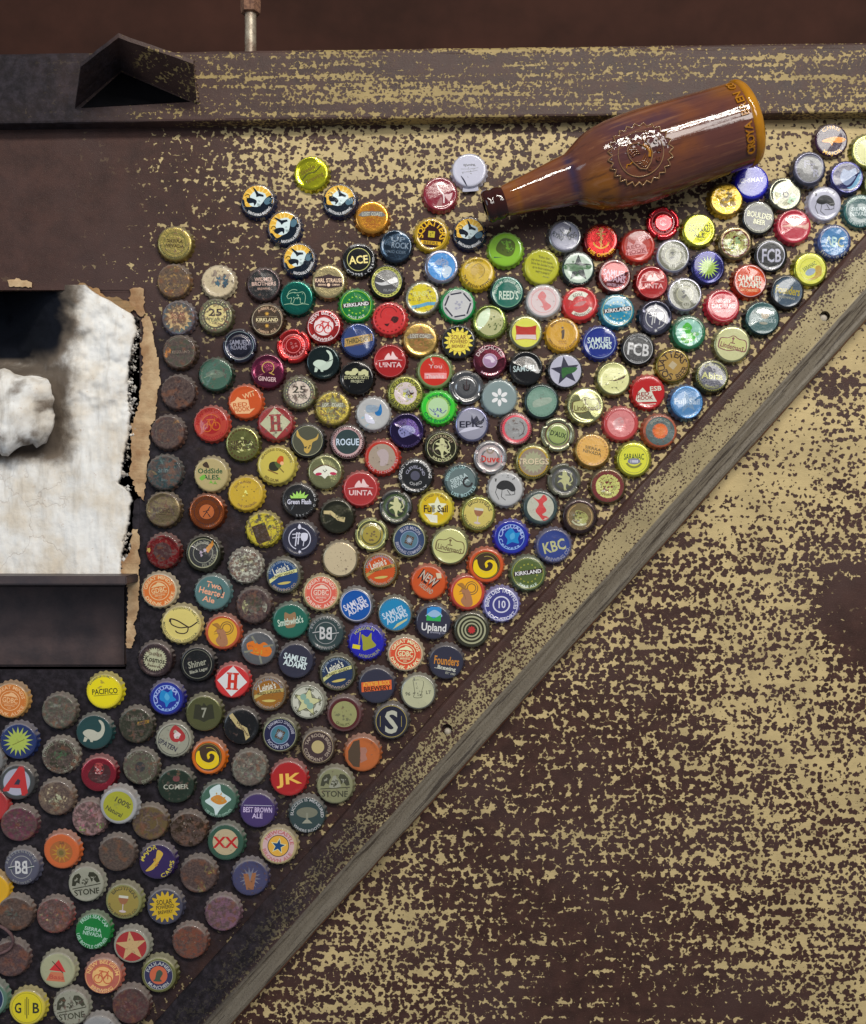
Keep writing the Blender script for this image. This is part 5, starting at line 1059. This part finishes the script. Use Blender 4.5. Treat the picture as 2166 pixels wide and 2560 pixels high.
F 1340 850 0 88am f 0|d .9 99a;z 334 .0 .55 .1 .3 .3 .5 .5 .2 .8 .45 .6 0 0 .05;t -.05 0 1.5 .38 223 EPIC;z ccd -.8 -.5 -.3 -.2 .5 -.2 -.2 -.4|silver cap with black display lettering and a leafy spray
F 765 905 0 325m c5 0|z 88b -.5 .0 -.1 .3 .4 .2 .5 -.1 .1 -.3 -.3 -.4;g 7 14 .06 .4 446;b .92 .13 547 FOUNDERS_ALE -60 100|violet cap with faint silver sketch and white creases
F 245 1005 0 444m f 0|d 1 caa;o .98 .96 511;d .74 344;t 0 0 1.4 .4 cde ROGUE;a .84 .13 633 DEDICATED_TO_THE_ROGUE 90 160;b .9 .13 633 IN_EACH_OF_US -90 120|pink rimmed charcoal cap with one white slab word
F 1075 1055 0 332m f 3|o .86 .83 cc9;o .52 .49 cc9;@LION:cc9 ;a .7 .14 ba8 GRIESKIRCH 95 140;b .74 .15 cc9 BREWERY -85 100|dark brown cap with thin gold rings around a small lion
F 550 1140 0 b32 f 2|d .8 a98;z baa -.3 .3 .1 .5 .4 .2 .3 -.4 -.1 -.5 -.1 -.1;b .88 .15 caa TRUE_THINGS_FIRST -80 170|brick red cap with scuffed grey pink portrait disc
F 1505 1140 0 aaam m 1|d 1 baa;o .24 .14 987 0 .45;t .05 -.08 1.4 .42 c32 Duvel|dull silver notched cap with bold red word
F 845 1305 4 444m f 1|a .9 .19 ccc GREAT_LAKES_BREWING 88 205;b .92 .19 ccc COMPANY -98 110;a .52 .17 99a CLEVELAND 80 170;b .5 .18 aaa OHIO -90 90;d .28 556|grey cap with two rings of white capitals, clean one
F 1245 1350 25 344 f 1|d .86 677;t -.05 .2 1.1 .26 bcc SIERRA;t -.1 -.1 1.15 .28 bcc NEVADA;a .84 .18 9bb FRESH_SEAL_CAP 100 110;b .88 .2 acc USE_BOTTLE -100 110;c .12 333 .26 60 330 .35 -.25|dark green grey cap with tilted words and a curl scrape
F 360 1420 0 b33 f 1|@UINTA:ecc:a33|matte red cap with white peak and word, lowest one of three
F 1640 1420 0 bbb f 1|@BULL|dull white cap with dark umbrella like figure, left of two
F 670 1580 0 555m m 2|d .85 453;@LION:cc9;b .84 .13 bb9 CHAMPAGNE -110 100;a .84 .13 997 CUVEE 50 60|dark notched cap with pale running lion, left one
F 1025 1590 0 cb3 f 1|d .94 db2;s 5 .6 .28 eec .1 .1 0;a .82 .14 653 STOKED_TO_BREW 90 110;t 0 0 1.5 .42 322 Full_Sail;p eed -.7 -.3 .1 -.4 .1 -.85 -.3 -.8|golden yellow cap with bold black words over a star
F 1395 1640 -8 aa5m f 1|@BRO:cb6|pale gold cap with brown stemmed goblet, upper of two
F 150 1660 0 443m c2 2|p cb8 -.8 .35 -.35 .35 .1 .0 .5 -.05 .45 -.35 .05 -.25 -.4 .12 -.8 .15;t .15 -.0 .6 .16 664 Yard -20|black cap with a wavy cream ribbon banner
I 275 345 0 822m c1 4|d .55 422;g 3 4 .2 .5 631;g 6 3 .12 .15 ca5 -.85 .1|sooty dark red cap with burnt centre, left column
I 630 365 0 443m c5 2|o .85 .8 aa8;d .8 333;o .58 .54 998;a .68 .18 998 GOOSE 100 80;b .7 .18 887 ISLAND -50 90;p c83 .1 .2 .55 .75 .6 .5 .3 0;g 5 4 .12 .2 bab|black cap with silver rings and orange goose beak
I 1000 475 0 bba h 5|g 11 14 .08 .6 665;g 3 8 .2 .5 cca;k .85 .12 26 0 360 766;d .07 654 0 0|worn chalky white cap speckled with brown
I 1340 560 8 887m f 1|@LEIN:247:dd9:SUNSET_WHEAT|blue cap with cream ribbon beside the large worn white cap
I 240 690 10 cb9 f 1|@GD:d73:ec9|faded orange cap with circular slogan, upper left one
I 710 710 -14 577 f 1|t 0 .42 .9 .34 ea8 Two;t -.05 .0 1.5 .36 ea8 Hearted;t -.1 -.45 .7 .32 ea8 Ale;c .06 333 .45 -60 70 .1 .1|grey teal cap with loose orange handwriting
I 1075 825 0 544m h 5|z 443 -.5 .4 0 .6 .5 .3 .3 -.3 -.2 -.4;z aa7 -.7 0 -.5 .3 -.3 -.1 -.5 -.5;z 998 .6 .2 .8 0 .7 -.4 .5 -.2;g 7 8 .1 .6 665|crumpled dark metallic cap with gold glints
I 435 990 0 cb7 f 0|@IL|large pale yellow cap with a black looping brushstroke
I 800 1060 0 b53 f 1|@RAM:da3:863|orange cap with horned ram profile, left of two
I 1396 960 4 265 f 1|z 975 -.3 .5 0 .4 .3 .5 .35 .1 .25 -.3 0 -.4 -.3 -.3;t 0 0 1.5 .4 cdc Smithwick's 6|bottle green cap with white script over brown crest
J 10 715 0 cb8 f 1|@GD:d65:ecb|salmon pink cap with circular slogan and dark scratch
I 1115 1200 -14 999m f 2|z d72 -.7 .1 -.3 .4 0 .25 .3 .45 .8 .1 .7 -.3 .2 -.4 -.4 -.35;l .12 887 -.5 .6 -.2 .3;l .12 887 .3 .2 .8 .4;l .12 887 -.7 -.4 -.3 -.2;l .12 887 .2 -.4 .4 -.8;g 5 5 .08 .4 c93|grey cap with orange oval crossed by grey straps
I 205 1300 -10 544m f 3|s 30 .72 .6 bb9;t 0 .3 .8 .18 543 SHINER;t 0 0 1.2 .34 332 Kosmos;t 0 -.38 .8 .17 543 Reserve|brown cap with jagged tan disc and dark script
I 580 1340 14 333m f 2|o .86 .83 887;t 0 .05 1.1 .4 998 Shiner;q -.6 -.5 .6 -.25 222;t 0 -.38 1.1 .18 aa9 Black_Lager|black cap with silver outline and grey gothic script
I 1445 1310 -14 334 f 1|@SAM:dee|black cap with bold white two line serif name
I 885 1490 -4 c33 f 0|@HOP:c32:ddd|bright red cap with a white diamond and H
K 1470 300 20 227 f 1|@CAG|blue cap with turquoise swirl, on the lower left side
I 1210 1600 0 975m f 2|@LEIN:962:ba6:RED_LAGER|amber brown cap with cream ribbon and faint canoe
L 1130 190 -10 998 f 0|@INNIS|white cap with a pale green five pointed star
J 180 415 0 ba8m f 2|d .92 cb9;g 8 10 .035 .7 543|blank pinkish cream cap with a few dark pinholes
J 455 200 0 996m m 1|d .7 a94;g 8 8 .1 .35 764;o .88 .84 dd8|gold notched cap with a dark dented face
J 790 250 -8 775m f 1|@MOON:346:578|navy cap with pale blue disc and square, dusty upper one
J 1150 300 -6 aa7m f 0|d .92 cc8;@LIND:764|pale yellow cap with a brown lamp emblem and script
J 535 510 6 a84m f 1|@LEIN:c52:b95:CLASSIC_AMBER|orange cap with tan ribbon below the gold notched cap
J 960 620 -35 c52 f 1|t -.1 .2 1.2 .7 322 NEW;t -.1 .25 1.05 .5 cba NEW;t .1 -.35 .9 .3 aa9 HOLLAND;p dca .05 .75 .3 .9 .5 .7 .3 .5|orange cap with heavy black and silver block letters, tilted
J 1465 470 0 c52 f 0|@SWIRL|orange cap with yellow and black swirl, right of two
J 1300 710 0 b43 f 0|@RAM:ea2:863|red orange cap with horned ram profile, right of two
J 1600 815 0 88c f 0|d .98 448;o .96 .92 bbd;o .5 .42 dde;t 0 .02 .5 .44 dde 10;a .84 .24 dde BIERE_DES_TRAPPISTES 85 210;b .88 .22 dde ROCHEFORT -90 120|lavender blue cap with white 10 in a white ring
J 320 820 28 999m f 0|d .92 15a;o .92 .88 ccd;@SAM:dde|royal blue cap with white ring and tilted words
J 665 900 24 998m f 0|d .93 28b;@SAM:cde;p cc9 -.5 -.75 -.1 -.55 .6 -.5 .75 -.3 .5 -.6 -.1 -.7|sky blue cap with tilted words above a ribbon
J 1000 970 -4 334 f 0|q -.42 .05 .42 .88 38c;z 9bd -.42 .4 0 .7 .42 .5 .42 .3 -.42 .3;p 3a5 -.42 .05 .42 .05 .42 .45 .2 .3 0 .2 -.42 .4;t .05 -.3 1.5 .45 ddd Upland;t .3 -.6 .9 .12 99a Brewing_Co|charcoal cap with a small blue and green landscape square
J 1340 1040 0 665m f 1|@TARGET|khaki cap with concentric black rings and a red centre
J 50 1070 0 344 f 1|@BB|dark green black cap with white monogram beside a royal blue script cap
J 410 1150 -10 22a f 1|z 993 -.35 .4 0 .3 .2 .6 .3 .2 .6 -.1 .2 -.4 -.1 -.5 -.2 -.1;l .06 a93 -.45 .5 -.4 -.2;q -.75 -.5 -.3 -.25 dc2;a .84 .18 bb6 HOBGOBLIN 110 90;b .84 .18 996 HOBGOBLIN -65 90|cobalt blue cap with gold goblin figure holding an axe
J 755 1250 -4 cb9 f 0|@GD:d53:eeb|coral red cap with crisp circular slogan, clearest of the slogan caps
J 1115 1320 -14 334 f 0|t 0 .1 1.5 .5 c83 Founders 8;t .1 -.32 1.1 .2 ddc Brewing 4;l .03 ccb -.6 -.48 .4 -.42;t .4 -.6 .6 .13 bba EST_1997|blue black cap with orange arched script by the bar
J 155 1420 10 775m f 0|@LEIN:235:cc8:SUNSET_WHEAT|dark blue cap with cream ribbon beside the goblin cap
J 500 1530 2 334 f 1|p d63 -.85 -.35 .85 -.25 .85 .3 -.85 .2;t 0 .12 1.5 .24 eb4 ATWATER_BLOCK 3;t .02 -.15 1.5 .26 321 BREWERY 3|charcoal cap with an orange rectangular nameplate
J 870 1590 0 aa9m c1 1|d .92 bb9;l .03 554 -.3 .7 -.2 0 -.25 -.3 .2 -.3 .2 0 .3 .65 -.3 .7;g 9 14 .05 .3 665;t -.6 -.1 .3 .2 665 96;t .6 0 .3 .2 665 LT|cream cap with a sketchy brown crowned shield
J 1690 220 -10 22a f 0|@CAG|cobalt blue cap with light swirl and circle writing, right side
L 212 290 0 885m f 1|p 332 -.6 -.3 -.5 .5 -.25 .5 -.1 .4 0 .6 .15 .4 .3 .5 .5 .5 .6 -.3 .3 -.35 0 -.5 -.3 -.35;t 0 .05 .3 .55 998 7;b .84 .14 553 BREWING_COMPANY -90 110|dull gold cap with black castle block and a 7
L 540 410 -50 333m f 2|p ba7 -.9 .1 -.9 -.15 -.1 -.2 .3 -.05 .8 -.3 .8 .0 .3 .2 -.1 .05;t .2 0 1.1 .16 543 Widmer|black cap with a steep gold ribbon
L 885 480 168 775m f 1|@MOON:224:478|dark navy cap with blue disc and upside down words
L 1450 300 -8 644 f 2|d .9 522;d .75 996;g 9 14 .1 .5 775;b .62 .14 553 QUALITY -90 80|maroon cap with mottled olive gold disc
S2 455 895 0 444 f 1|d .88 223;o .92 .88 a95;t 0 0 .8 1.3 bba S;l .03 a95 -.65 .3 -.65 -.3;l .03 a95 .6 .3 .6 -.3|black cap with a large white S in a thin gold ring
L 1220 590 0 765m f 1|d .9 433;o .92 .89 a97;d .38 ba7;a .7 .2 a98 TAP_ROOM_BREWING 60 220;b .74 .2 a98 COMPANY -120 110|dark brown cap with tan centre dot and ring capitals
L 1610 650 0 b63 f 2|p 543 -.15 .85 -.5 .75 -.8 .2 -.8 -.3 -.5 -.7 -.15 -.75 -.1 0;p a76 -.1 .4 .2 .4 .3 .2 .2 0 .3 -.3 -.1 -.5|orange cap half covered by a brown stain near the bar
L 255 680 0 c61 f 0|@SWIRL|orange cap with yellow and black swirl, left of two
L 610 780 0 998m b 5|g 3 12 .14 .7 987;g 5 8 .12 .5 766|rough grey corroded cap left of the red initials cap
L 960 870 0 a22 f 0|t .05 0 1.25 .62 eb5 JK 4|red cap with two bold yellow initials
L 1370 930 0 886 f 2|@STONE:443|khaki gold cap with gargoyle drawing by the steel bar
L 340 1060 -10 465 f 1|z cdd -.6 .5 -.1 .9 .1 .5 .7 .2 .5 -.1 .2 -.5 0 -.9 -.2 -.5 -.75 -.2 -.5 .1;z c83 -.4 .1 0 .3 .5 0 .1 -.25 -.4 -.1;g 6 6 .1 .4 b95;b .9 .16 9ba USE_BOTTLE_OPENER -80 110|dark teal cap with ragged white splash and orange patch
L 685 1150 -2 436 f 0|l .025 ccd -.9 .28 .9 .28;t 0 .03 1.7 .3 cbd BEST_BROWN;t 0 -.32 .6 .28 cbd ALE|purple cap with two lines of white capitals below a thin line
L 1120 1190 0 344 f 1|e .6 .3 776 0 .15 0;l .12 887 0 .1 0 -.35;p 998 -.3 -.45 .3 -.45 .1 -.25 -.1 -.25;a .86 .16 bbb SUCCESS_IS_MEASURED 85 190;b .88 .16 bbb WHERE_ROOTS -90 110|dark slate cap with spreading oak tree emblem
L 405 1430 0 354 f 2|d .72 ba8;t 0 0 1.35 .62 b22 XX;s 4 .2 .1 cb8 0 0|dark green cap with red double X on tan
L 870 1465 -10 ba7 f 1|o .95 .86 987;d .88 caa;o .6 .56 332;d .56 da4;s 5 .46 .2 dda 0 0 0;s 5 .38 .16 147 0 0 0;a .77 .2 b66 NEWCASTLE 90 150;b .8 .2 b77 BROWN_ALE -90 140|gold rimmed cap with blue star on orange centre
N 970 475 0 446 f 3|s 14 .62 .3 778 0 0 6;p 964 -.38 .25 -.1 .25 0 -.2 .12 .28 .35 .28 .2 -.65 -.2 -.65|dull blue cap with brown V over pale rays
N 515 450 0 544m f 7|p 433 -.65 .5 .5 .5 .6 -.35 -.55 -.5;g 7 14 .1 .3 aa5 .65 .3;g 8 12 .08 .3 aa5 .2 -.7|brown scorched cap edged with flaking yellow
K 90 320 -8 c95 f 1|@GD:c73:eb8|orange cap with circular slogan at the left frame edge
K 520 420 0 776m b 5|g 3 10 .14 .6 665|rough grey brown corroded cap next to the yellow capitals cap
K 920 240 4 dc2 f 0|d .95 ed1;t .05 .02 1.5 .32 331 PACIFICO;l .03 442 -.6 -.22 .8 -.2;g 9 5 .1 .3 ba3 -.2 .4;k .9 .14 18 60 150 665|vivid yellow cap with black underlined capitals
K 160 680 0 236 f 2|s 17 .85 .45 ab5 0 0;l .04 773 -.3 -.2 .35 .1|dark blue cap with lime starburst at the lower left
K 530 810 0 998 h 5|d .94 332;o .8 .74 776;d .35 464 0 .1;g 7 6 .1 .4 554|upturned looking dark cap with a pale chipped rim
K 830 600 -6 244 f 1|@DINO:bba|black cap with tan long necked dinosaur, lower one
K 1200 540 -4 554m f 4|t 0 .45 1 .3 776 Leinie's 8;p 973 .1 0 .8 .2 .8 .4 .1 .2;t .45 .2 .5 .13 332 DARK 10;g 8 5 .15 .5 543 0 -.3|sooty grey black cap with worn script and gold tab
K 1530 670 -30 998 f 2|o .9 .87 333;z a33 -.35 .8 .4 .6 .5 .2 0 -.1 -.4 .2;p dcc -.15 .55 .2 .5 .2 .2 0 .1 -.15 .25;t -.15 -.42 1.2 .28 334 SPATEN;g 7 5 .1 .5 aa9|white cap with red shovel shield and tilted black word
K 150 1040 -4 444 f 1|d .78 aab;o .8 .76 566;p b33 .1 .95 .35 .9 .75 -.75 .35 -.75 .25 -.35 -.35 -.35 -.4 -.55 -.85 -.6;p 334 .05 .2 .2 .1 .15 -.15 -.15 -.15|dark cap with a big red serif A on white disc
K 870 970 0 b34m h 1|z 422 -.3 .5 -.1 .6 .5 .5 .7 .0 .4 -.5 -.2 -.5 -.6 -.1;z a44 -.2 .6 .2 .6 .3 .2 .1 -.05 -.2 .1;g 5 9 .06 .25 caa -.05 .2|shiny rose red cap with a dark burnt dish
K 1240 910 -30 554 f 4|a .88 .2 887 COMPANY_GREAT_LAKES 60 230;b .88 .18 776 BREWING -100 100;k .5 .1 14 0 360 665;d .3 333|sooty grey cap with two rings of faded capitals
K 1550 1070 0 454m f 3|z 744 -.1 .55 .2 .55 .2 .3 0 .25 -.15 .35;t 0 -.05 1.4 .28 bba COMER|dark olive grey cap with worn white letters and tiny red mark
K 495 1180 0 765 f 5|g 3 9 .24 .3 bb9 0 -.2;g 11 24 .08 .7 ba8;g 8 10 .07 .6 432|brown mottled cap with large cream patches
K 1050 1245 -30 aaa f 1|d .82 aa3;t .1 .3 1 .3 553 100%;t -.05 -.35 1 .26 553 Natural;g 5 6 .06 .2 994|yellow faced cap in a grey scalloped rim, overlapping two others
K 790 1360 0 977 b 5|g 3 10 .16 .6 866;g 6 8 .12 .6 a67;g 9 6 .1 .4 8a5 -.4 -.6;g 12 6 .08 .3 7b4 .7 -.5|battered pinkish cap with green and violet paint remnants
K 165 1410 0 634 b 5|g 5 8 .05 .3 977|plain maroon brown cap with wrinkled middle, near the left edge
K 1320 1400 0 653 f 5|o .5 .42 765;g 5 6 .1 .4 765|plain brown cap with faint ring, right of the yellow lettered cap
K 1660 1460 0 543m b 5|g 5 9 .05 .7 976;g 7 6 .04 .7 998|plain brown rough cap left of the purple words cap
K -85 1250 0 a33 c1 2||red cap mostly outside the left frame edge
K -130 850 0 777 f 3||dark grey cap barely showing at the left frame edge
M 195 380 4 556 f 1|@BB|slate grey cap with white monogram at the lower left
M 545 235 0 c63 f 1|e .66 .62 a63 .0 -.05 0;s 11 .6 .25 b83 0 -.1 5;d .26 974 0 -.1;d .15 763 0 -.1;g 5 5 .07 .2 853 0 .55|orange cap with an etched olive sun creature
M 1030 260 0 554 f 7||smooth dark brown cap with grey scalloped edge
M 1390 330 25 325 f 1|a .85 .26 cb4 MAJOR 110 85;b .84 .24 cb4 CANIS -60 80;z ca4 -.8 -.2 -.3 0 .0 .2 .3 .6 .5 .3 .3 .1 0 -.1 -.4 -.3;g 4 4 .1 .2 b83|dark violet cap with gold leaping dog and arched words
M 760 530 8 998 f 1|@STONE:332|pale silver cap with crisp black gargoyle, above a goblet cap
M 1095 680 -4 885 f 1|@BRO:984|olive gold cap with white foamed goblet, lower of two
M 1455 730 6 445 f 1|@SOLAR:ca2:542|dark grey cap with deep yellow sun and brown words
M 480 810 0 944 b 6|d .9 755;g 5 8 .12 .5 a85;g 6 6 .08 .4 cb7 -.4 0|rusted salmon rimmed cap with golden smears
M 820 950 -4 173 f 1|@SNG:acb|vivid green cap with white circular lettering
M 1165 1070 12 998 f 2|d .88 a33;s 5 .95 .36 ca7 0 0 -6;o .98 .9 aa9|red cap with a large tan star and pale rim
M 130 790 0 654 b 7|g 4 5 .16 .4 698 -.3 0;g 8 5 .1 .4 799|dark rusty cap with teal paint patches, under the wire ring
M -80 580 0 da2 f 0||plain orange yellow cap cut by the left frame edge
M 90 1190 0 645m b 7|g 5 6 .1 .5 755|maroon brown cap lying under the bent wire ring
M 510 1290 -4 aa8 f 1|p c33 -.45 -.0 .05 .62 .5 -.05;p c75 -.6 -.6 -.35 -.08 .35 -.08 .5 -.6;t 0 -.35 .9 .25 b54 Bass;l .04 322 -.3 .5 .35 -.1|pale cap with a red triangle over red script
M 910 1340 -4 b65 f 1|@NB:c64:eb7|salmon orange cap with bicycle and arched letters, bottom left one
M 1405 1330 0 aa6m f 1|d .84 bba;o .82 .52 335;d .52 c64;z 454 -.2 -.2 -.1 .2 .1 .3 .25 .1 .1 -.2 .2 -.35 -.3 -.35;a .67 .2 bbb PAULANER 90 150;b .69 .18 bbb MUNCHEN -90 110|gold rimmed cap with a blue ring and orange portrait centre
M 240 1620 0 cb4 f 1|d .9 dc2;t -.5 0 .42 .6 332 G;t .5 0 .42 .6 332 B;l .05 442 0 .6 0 -.6;l .03 442 -.1 .5 -.1 -.4;l .03 442 .1 .5 .1 -.4;o .86 .84 773|yellow cap with black G and B either side of barley
M 625 1620 8 998 f 3|@STONE:443|dull grey green cap with gargoyle at the bottom edge
M 1155 1600 0 533 f 5|g 5 6 .1 .5 755|plain dark brown cap at the bottom next to the steel bar
M 880 1840 0 999 f 2||pale grey cap mostly below the bottom frame edge
M -90 1540 0 576 f 1|d .85 235;o .85 .8 9aa|navy cap with pale green rim at the bottom left corner
N 730 790 0 756 f 5|g 5 6 .08 .5 866|plain dusty mauve brown cap right of the sun cap
N 440 1040 0 743 f 5|g 6 6 .08 .5 865|plain reddish brown cap touching the bar, second from the bottom
D 1900 560 0 885m f 2||olive cap barely showing at the right frame edge
I 1480 235 0 334 f 1|@PAN:dde:334|matte black cap with white broken ring emblem, on the sooty left half
'''.strip().splitlines()
BIG = {('E', 1205, 1210): 1.10, ('I', 435, 990): 1.12, ('G', 756, 830): 1.07, ('J', 1150, 300): 1.08, ('H', 585, 565): 1.08, ('K', 1050, 1245): 1.06}
for idx, row in enumerate(CAPS):
    head, art_s, label = row.split('|'); h = head.split(); tx_, ty_ = float(h[1]), float(h[2]); o0 = TILES[h[0]]
    px, py = o0[0] + tx_ * 500 / 1764, o0[1] + ty_ * 500 / 1764
    rot, colr, var, wear = float(h[3]), hexc(h[4]), h[5], int(h[6]); bumped = 0
    if var == 'f' and idx % 7 > 1: var = 'f%d' % (1 + (idx * 3 + 1) % 5)
    if var not in CAPM: CAPM[var] = cap_mesh(var)
    rn = random.Random(idx * 13 + 5)
    o = bpy.data.objects.new('bottle_cap', CAPM[var]); zoff = .0055 if ('overlapping' in label) else 0
    x, y, z = P(px, py, .006 + zoff); sc = BIG.get((h[0], tx_, ty_), 1.0) * (.985 + .075 * (py - 500) / 1900) * (rn.uniform(.985, 1.02))
    tilt = Matrix.Rotation(R(rn.uniform(-3.4, 3.4)), 4, 'X') @ Matrix.Rotation(R(rn.uniform(-3.4, 3.4)), 4, 'Y')
    if zoff: tilt = Matrix.Rotation(R(5), 4, 'X')
    link(o, None, None, M @ Matrix.Translation((x, y, zoff + .0003)) @ Matrix.Rotation(R(rot), 4, 'Z') @ tilt @ Matrix.Diagonal((sc * rn.uniform(.98, 1.02), sc * rn.uniform(.98, 1.02), sc * rn.uniform(.92, 1.06), 1)))
    o.color = colr
    lowleft = sstep(1500, 500, px) * .5 + sstep(900, 2000, py) * .5
    wl = min(1.0, wear / 8 * .9 + .12); dust = .35 + .35 * lowleft if px < 1700 else .5
    for ob in (o,):
        ob['wearlevel'] = wl; ob['seed'] = idx * 3.7; ob['dust'] = dust
    tag(o, label, 'bottle cap', 'bottle caps stuck on the kiln front')
    if art_s.strip():
        A = Art(); draw(A, art_s, MACROS)
        eps = 1.6e-5
        vs = [(vx * UN, vy * UN, top_z(var, vx, vy) + eps * (lz + 1.5)) for (vx, vy), lz in zip(A.v, A.z)]
        me = bpy.data.meshes.new('printed_face'); me.from_pydata(vs, [], A.t)
        me.polygons.foreach_set('use_smooth', [True] * len(me.polygons))
        ca_ = me.attributes.new('ink', 'FLOAT_COLOR', 'POINT'); ca_.data.foreach_set('color', [q for c in A.c for q in c])
        me.materials.append(MAT_ink)
        p = bpy.data.objects.new('printed_face', me); C.objects.link(p); p.parent = o
        p['wearlevel'] = wl; p['seed'] = idx * 3.7; p['dust'] = dust
    if 'pull tab' in label:
        tv = [(x_ * UN, y_ * UN, z_) for z_ in (.0032, .0024) for (x_, y_) in ((-.42, -.85), (.42, -.85), (.5, -1.22), (.3, -1.25), (-.3, -1.25), (-.5, -1.22))]
        tf = [(5, 4, 3, 2, 1, 0), (6, 7, 8, 9, 10, 11)] + [(i, (i + 1) % 6, 6 + (i + 1) % 6, 6 + i) for i in range(6)]
        tb = obj('pull_tab', tv, tf, MAT_cap, o, smooth=False); tb.color = hexc('bbc')
        for kx_, vx_ in (('wearlevel', .1), ('seed', 3.0), ('dust', .2)): tb[kx_] = vx_

# bent wire ring lying over the caps in the lower left corner
cpos = P(-8, 2348, .009); pts = []
for i in range(41):
    a = R(-110 + 235 * i / 40); pts.append(Vector((cpos[0] + 42 * K * math.cos(a), cpos[1] + 36 * K * math.sin(a), .010 + .002 * math.sin(a * 2))))
vs = []; fs = []
for i, p in enumerate(pts):
    t = (pts[min(i + 1, 40)] - pts[max(i - 1, 0)]).normalized(); s1 = t.cross(Vector((0, 0, 1))).normalized(); s2 = s1.cross(t)
    for j in range(10): a = j * math.pi / 5; vs.append(p + (s1 * math.cos(a) + s2 * math.sin(a)) * .0013)
for i in range(40):
    for j in range(10): k = (j + 1) % 10; fs.append((i * 10 + j, i * 10 + k, i * 10 + 10 + k, i * 10 + 10 + j))
tag(obj('wire_ring', vs, fs, MAT_wire), 'bent rusty wire ring over two brown caps at the left edge', 'wire ring')
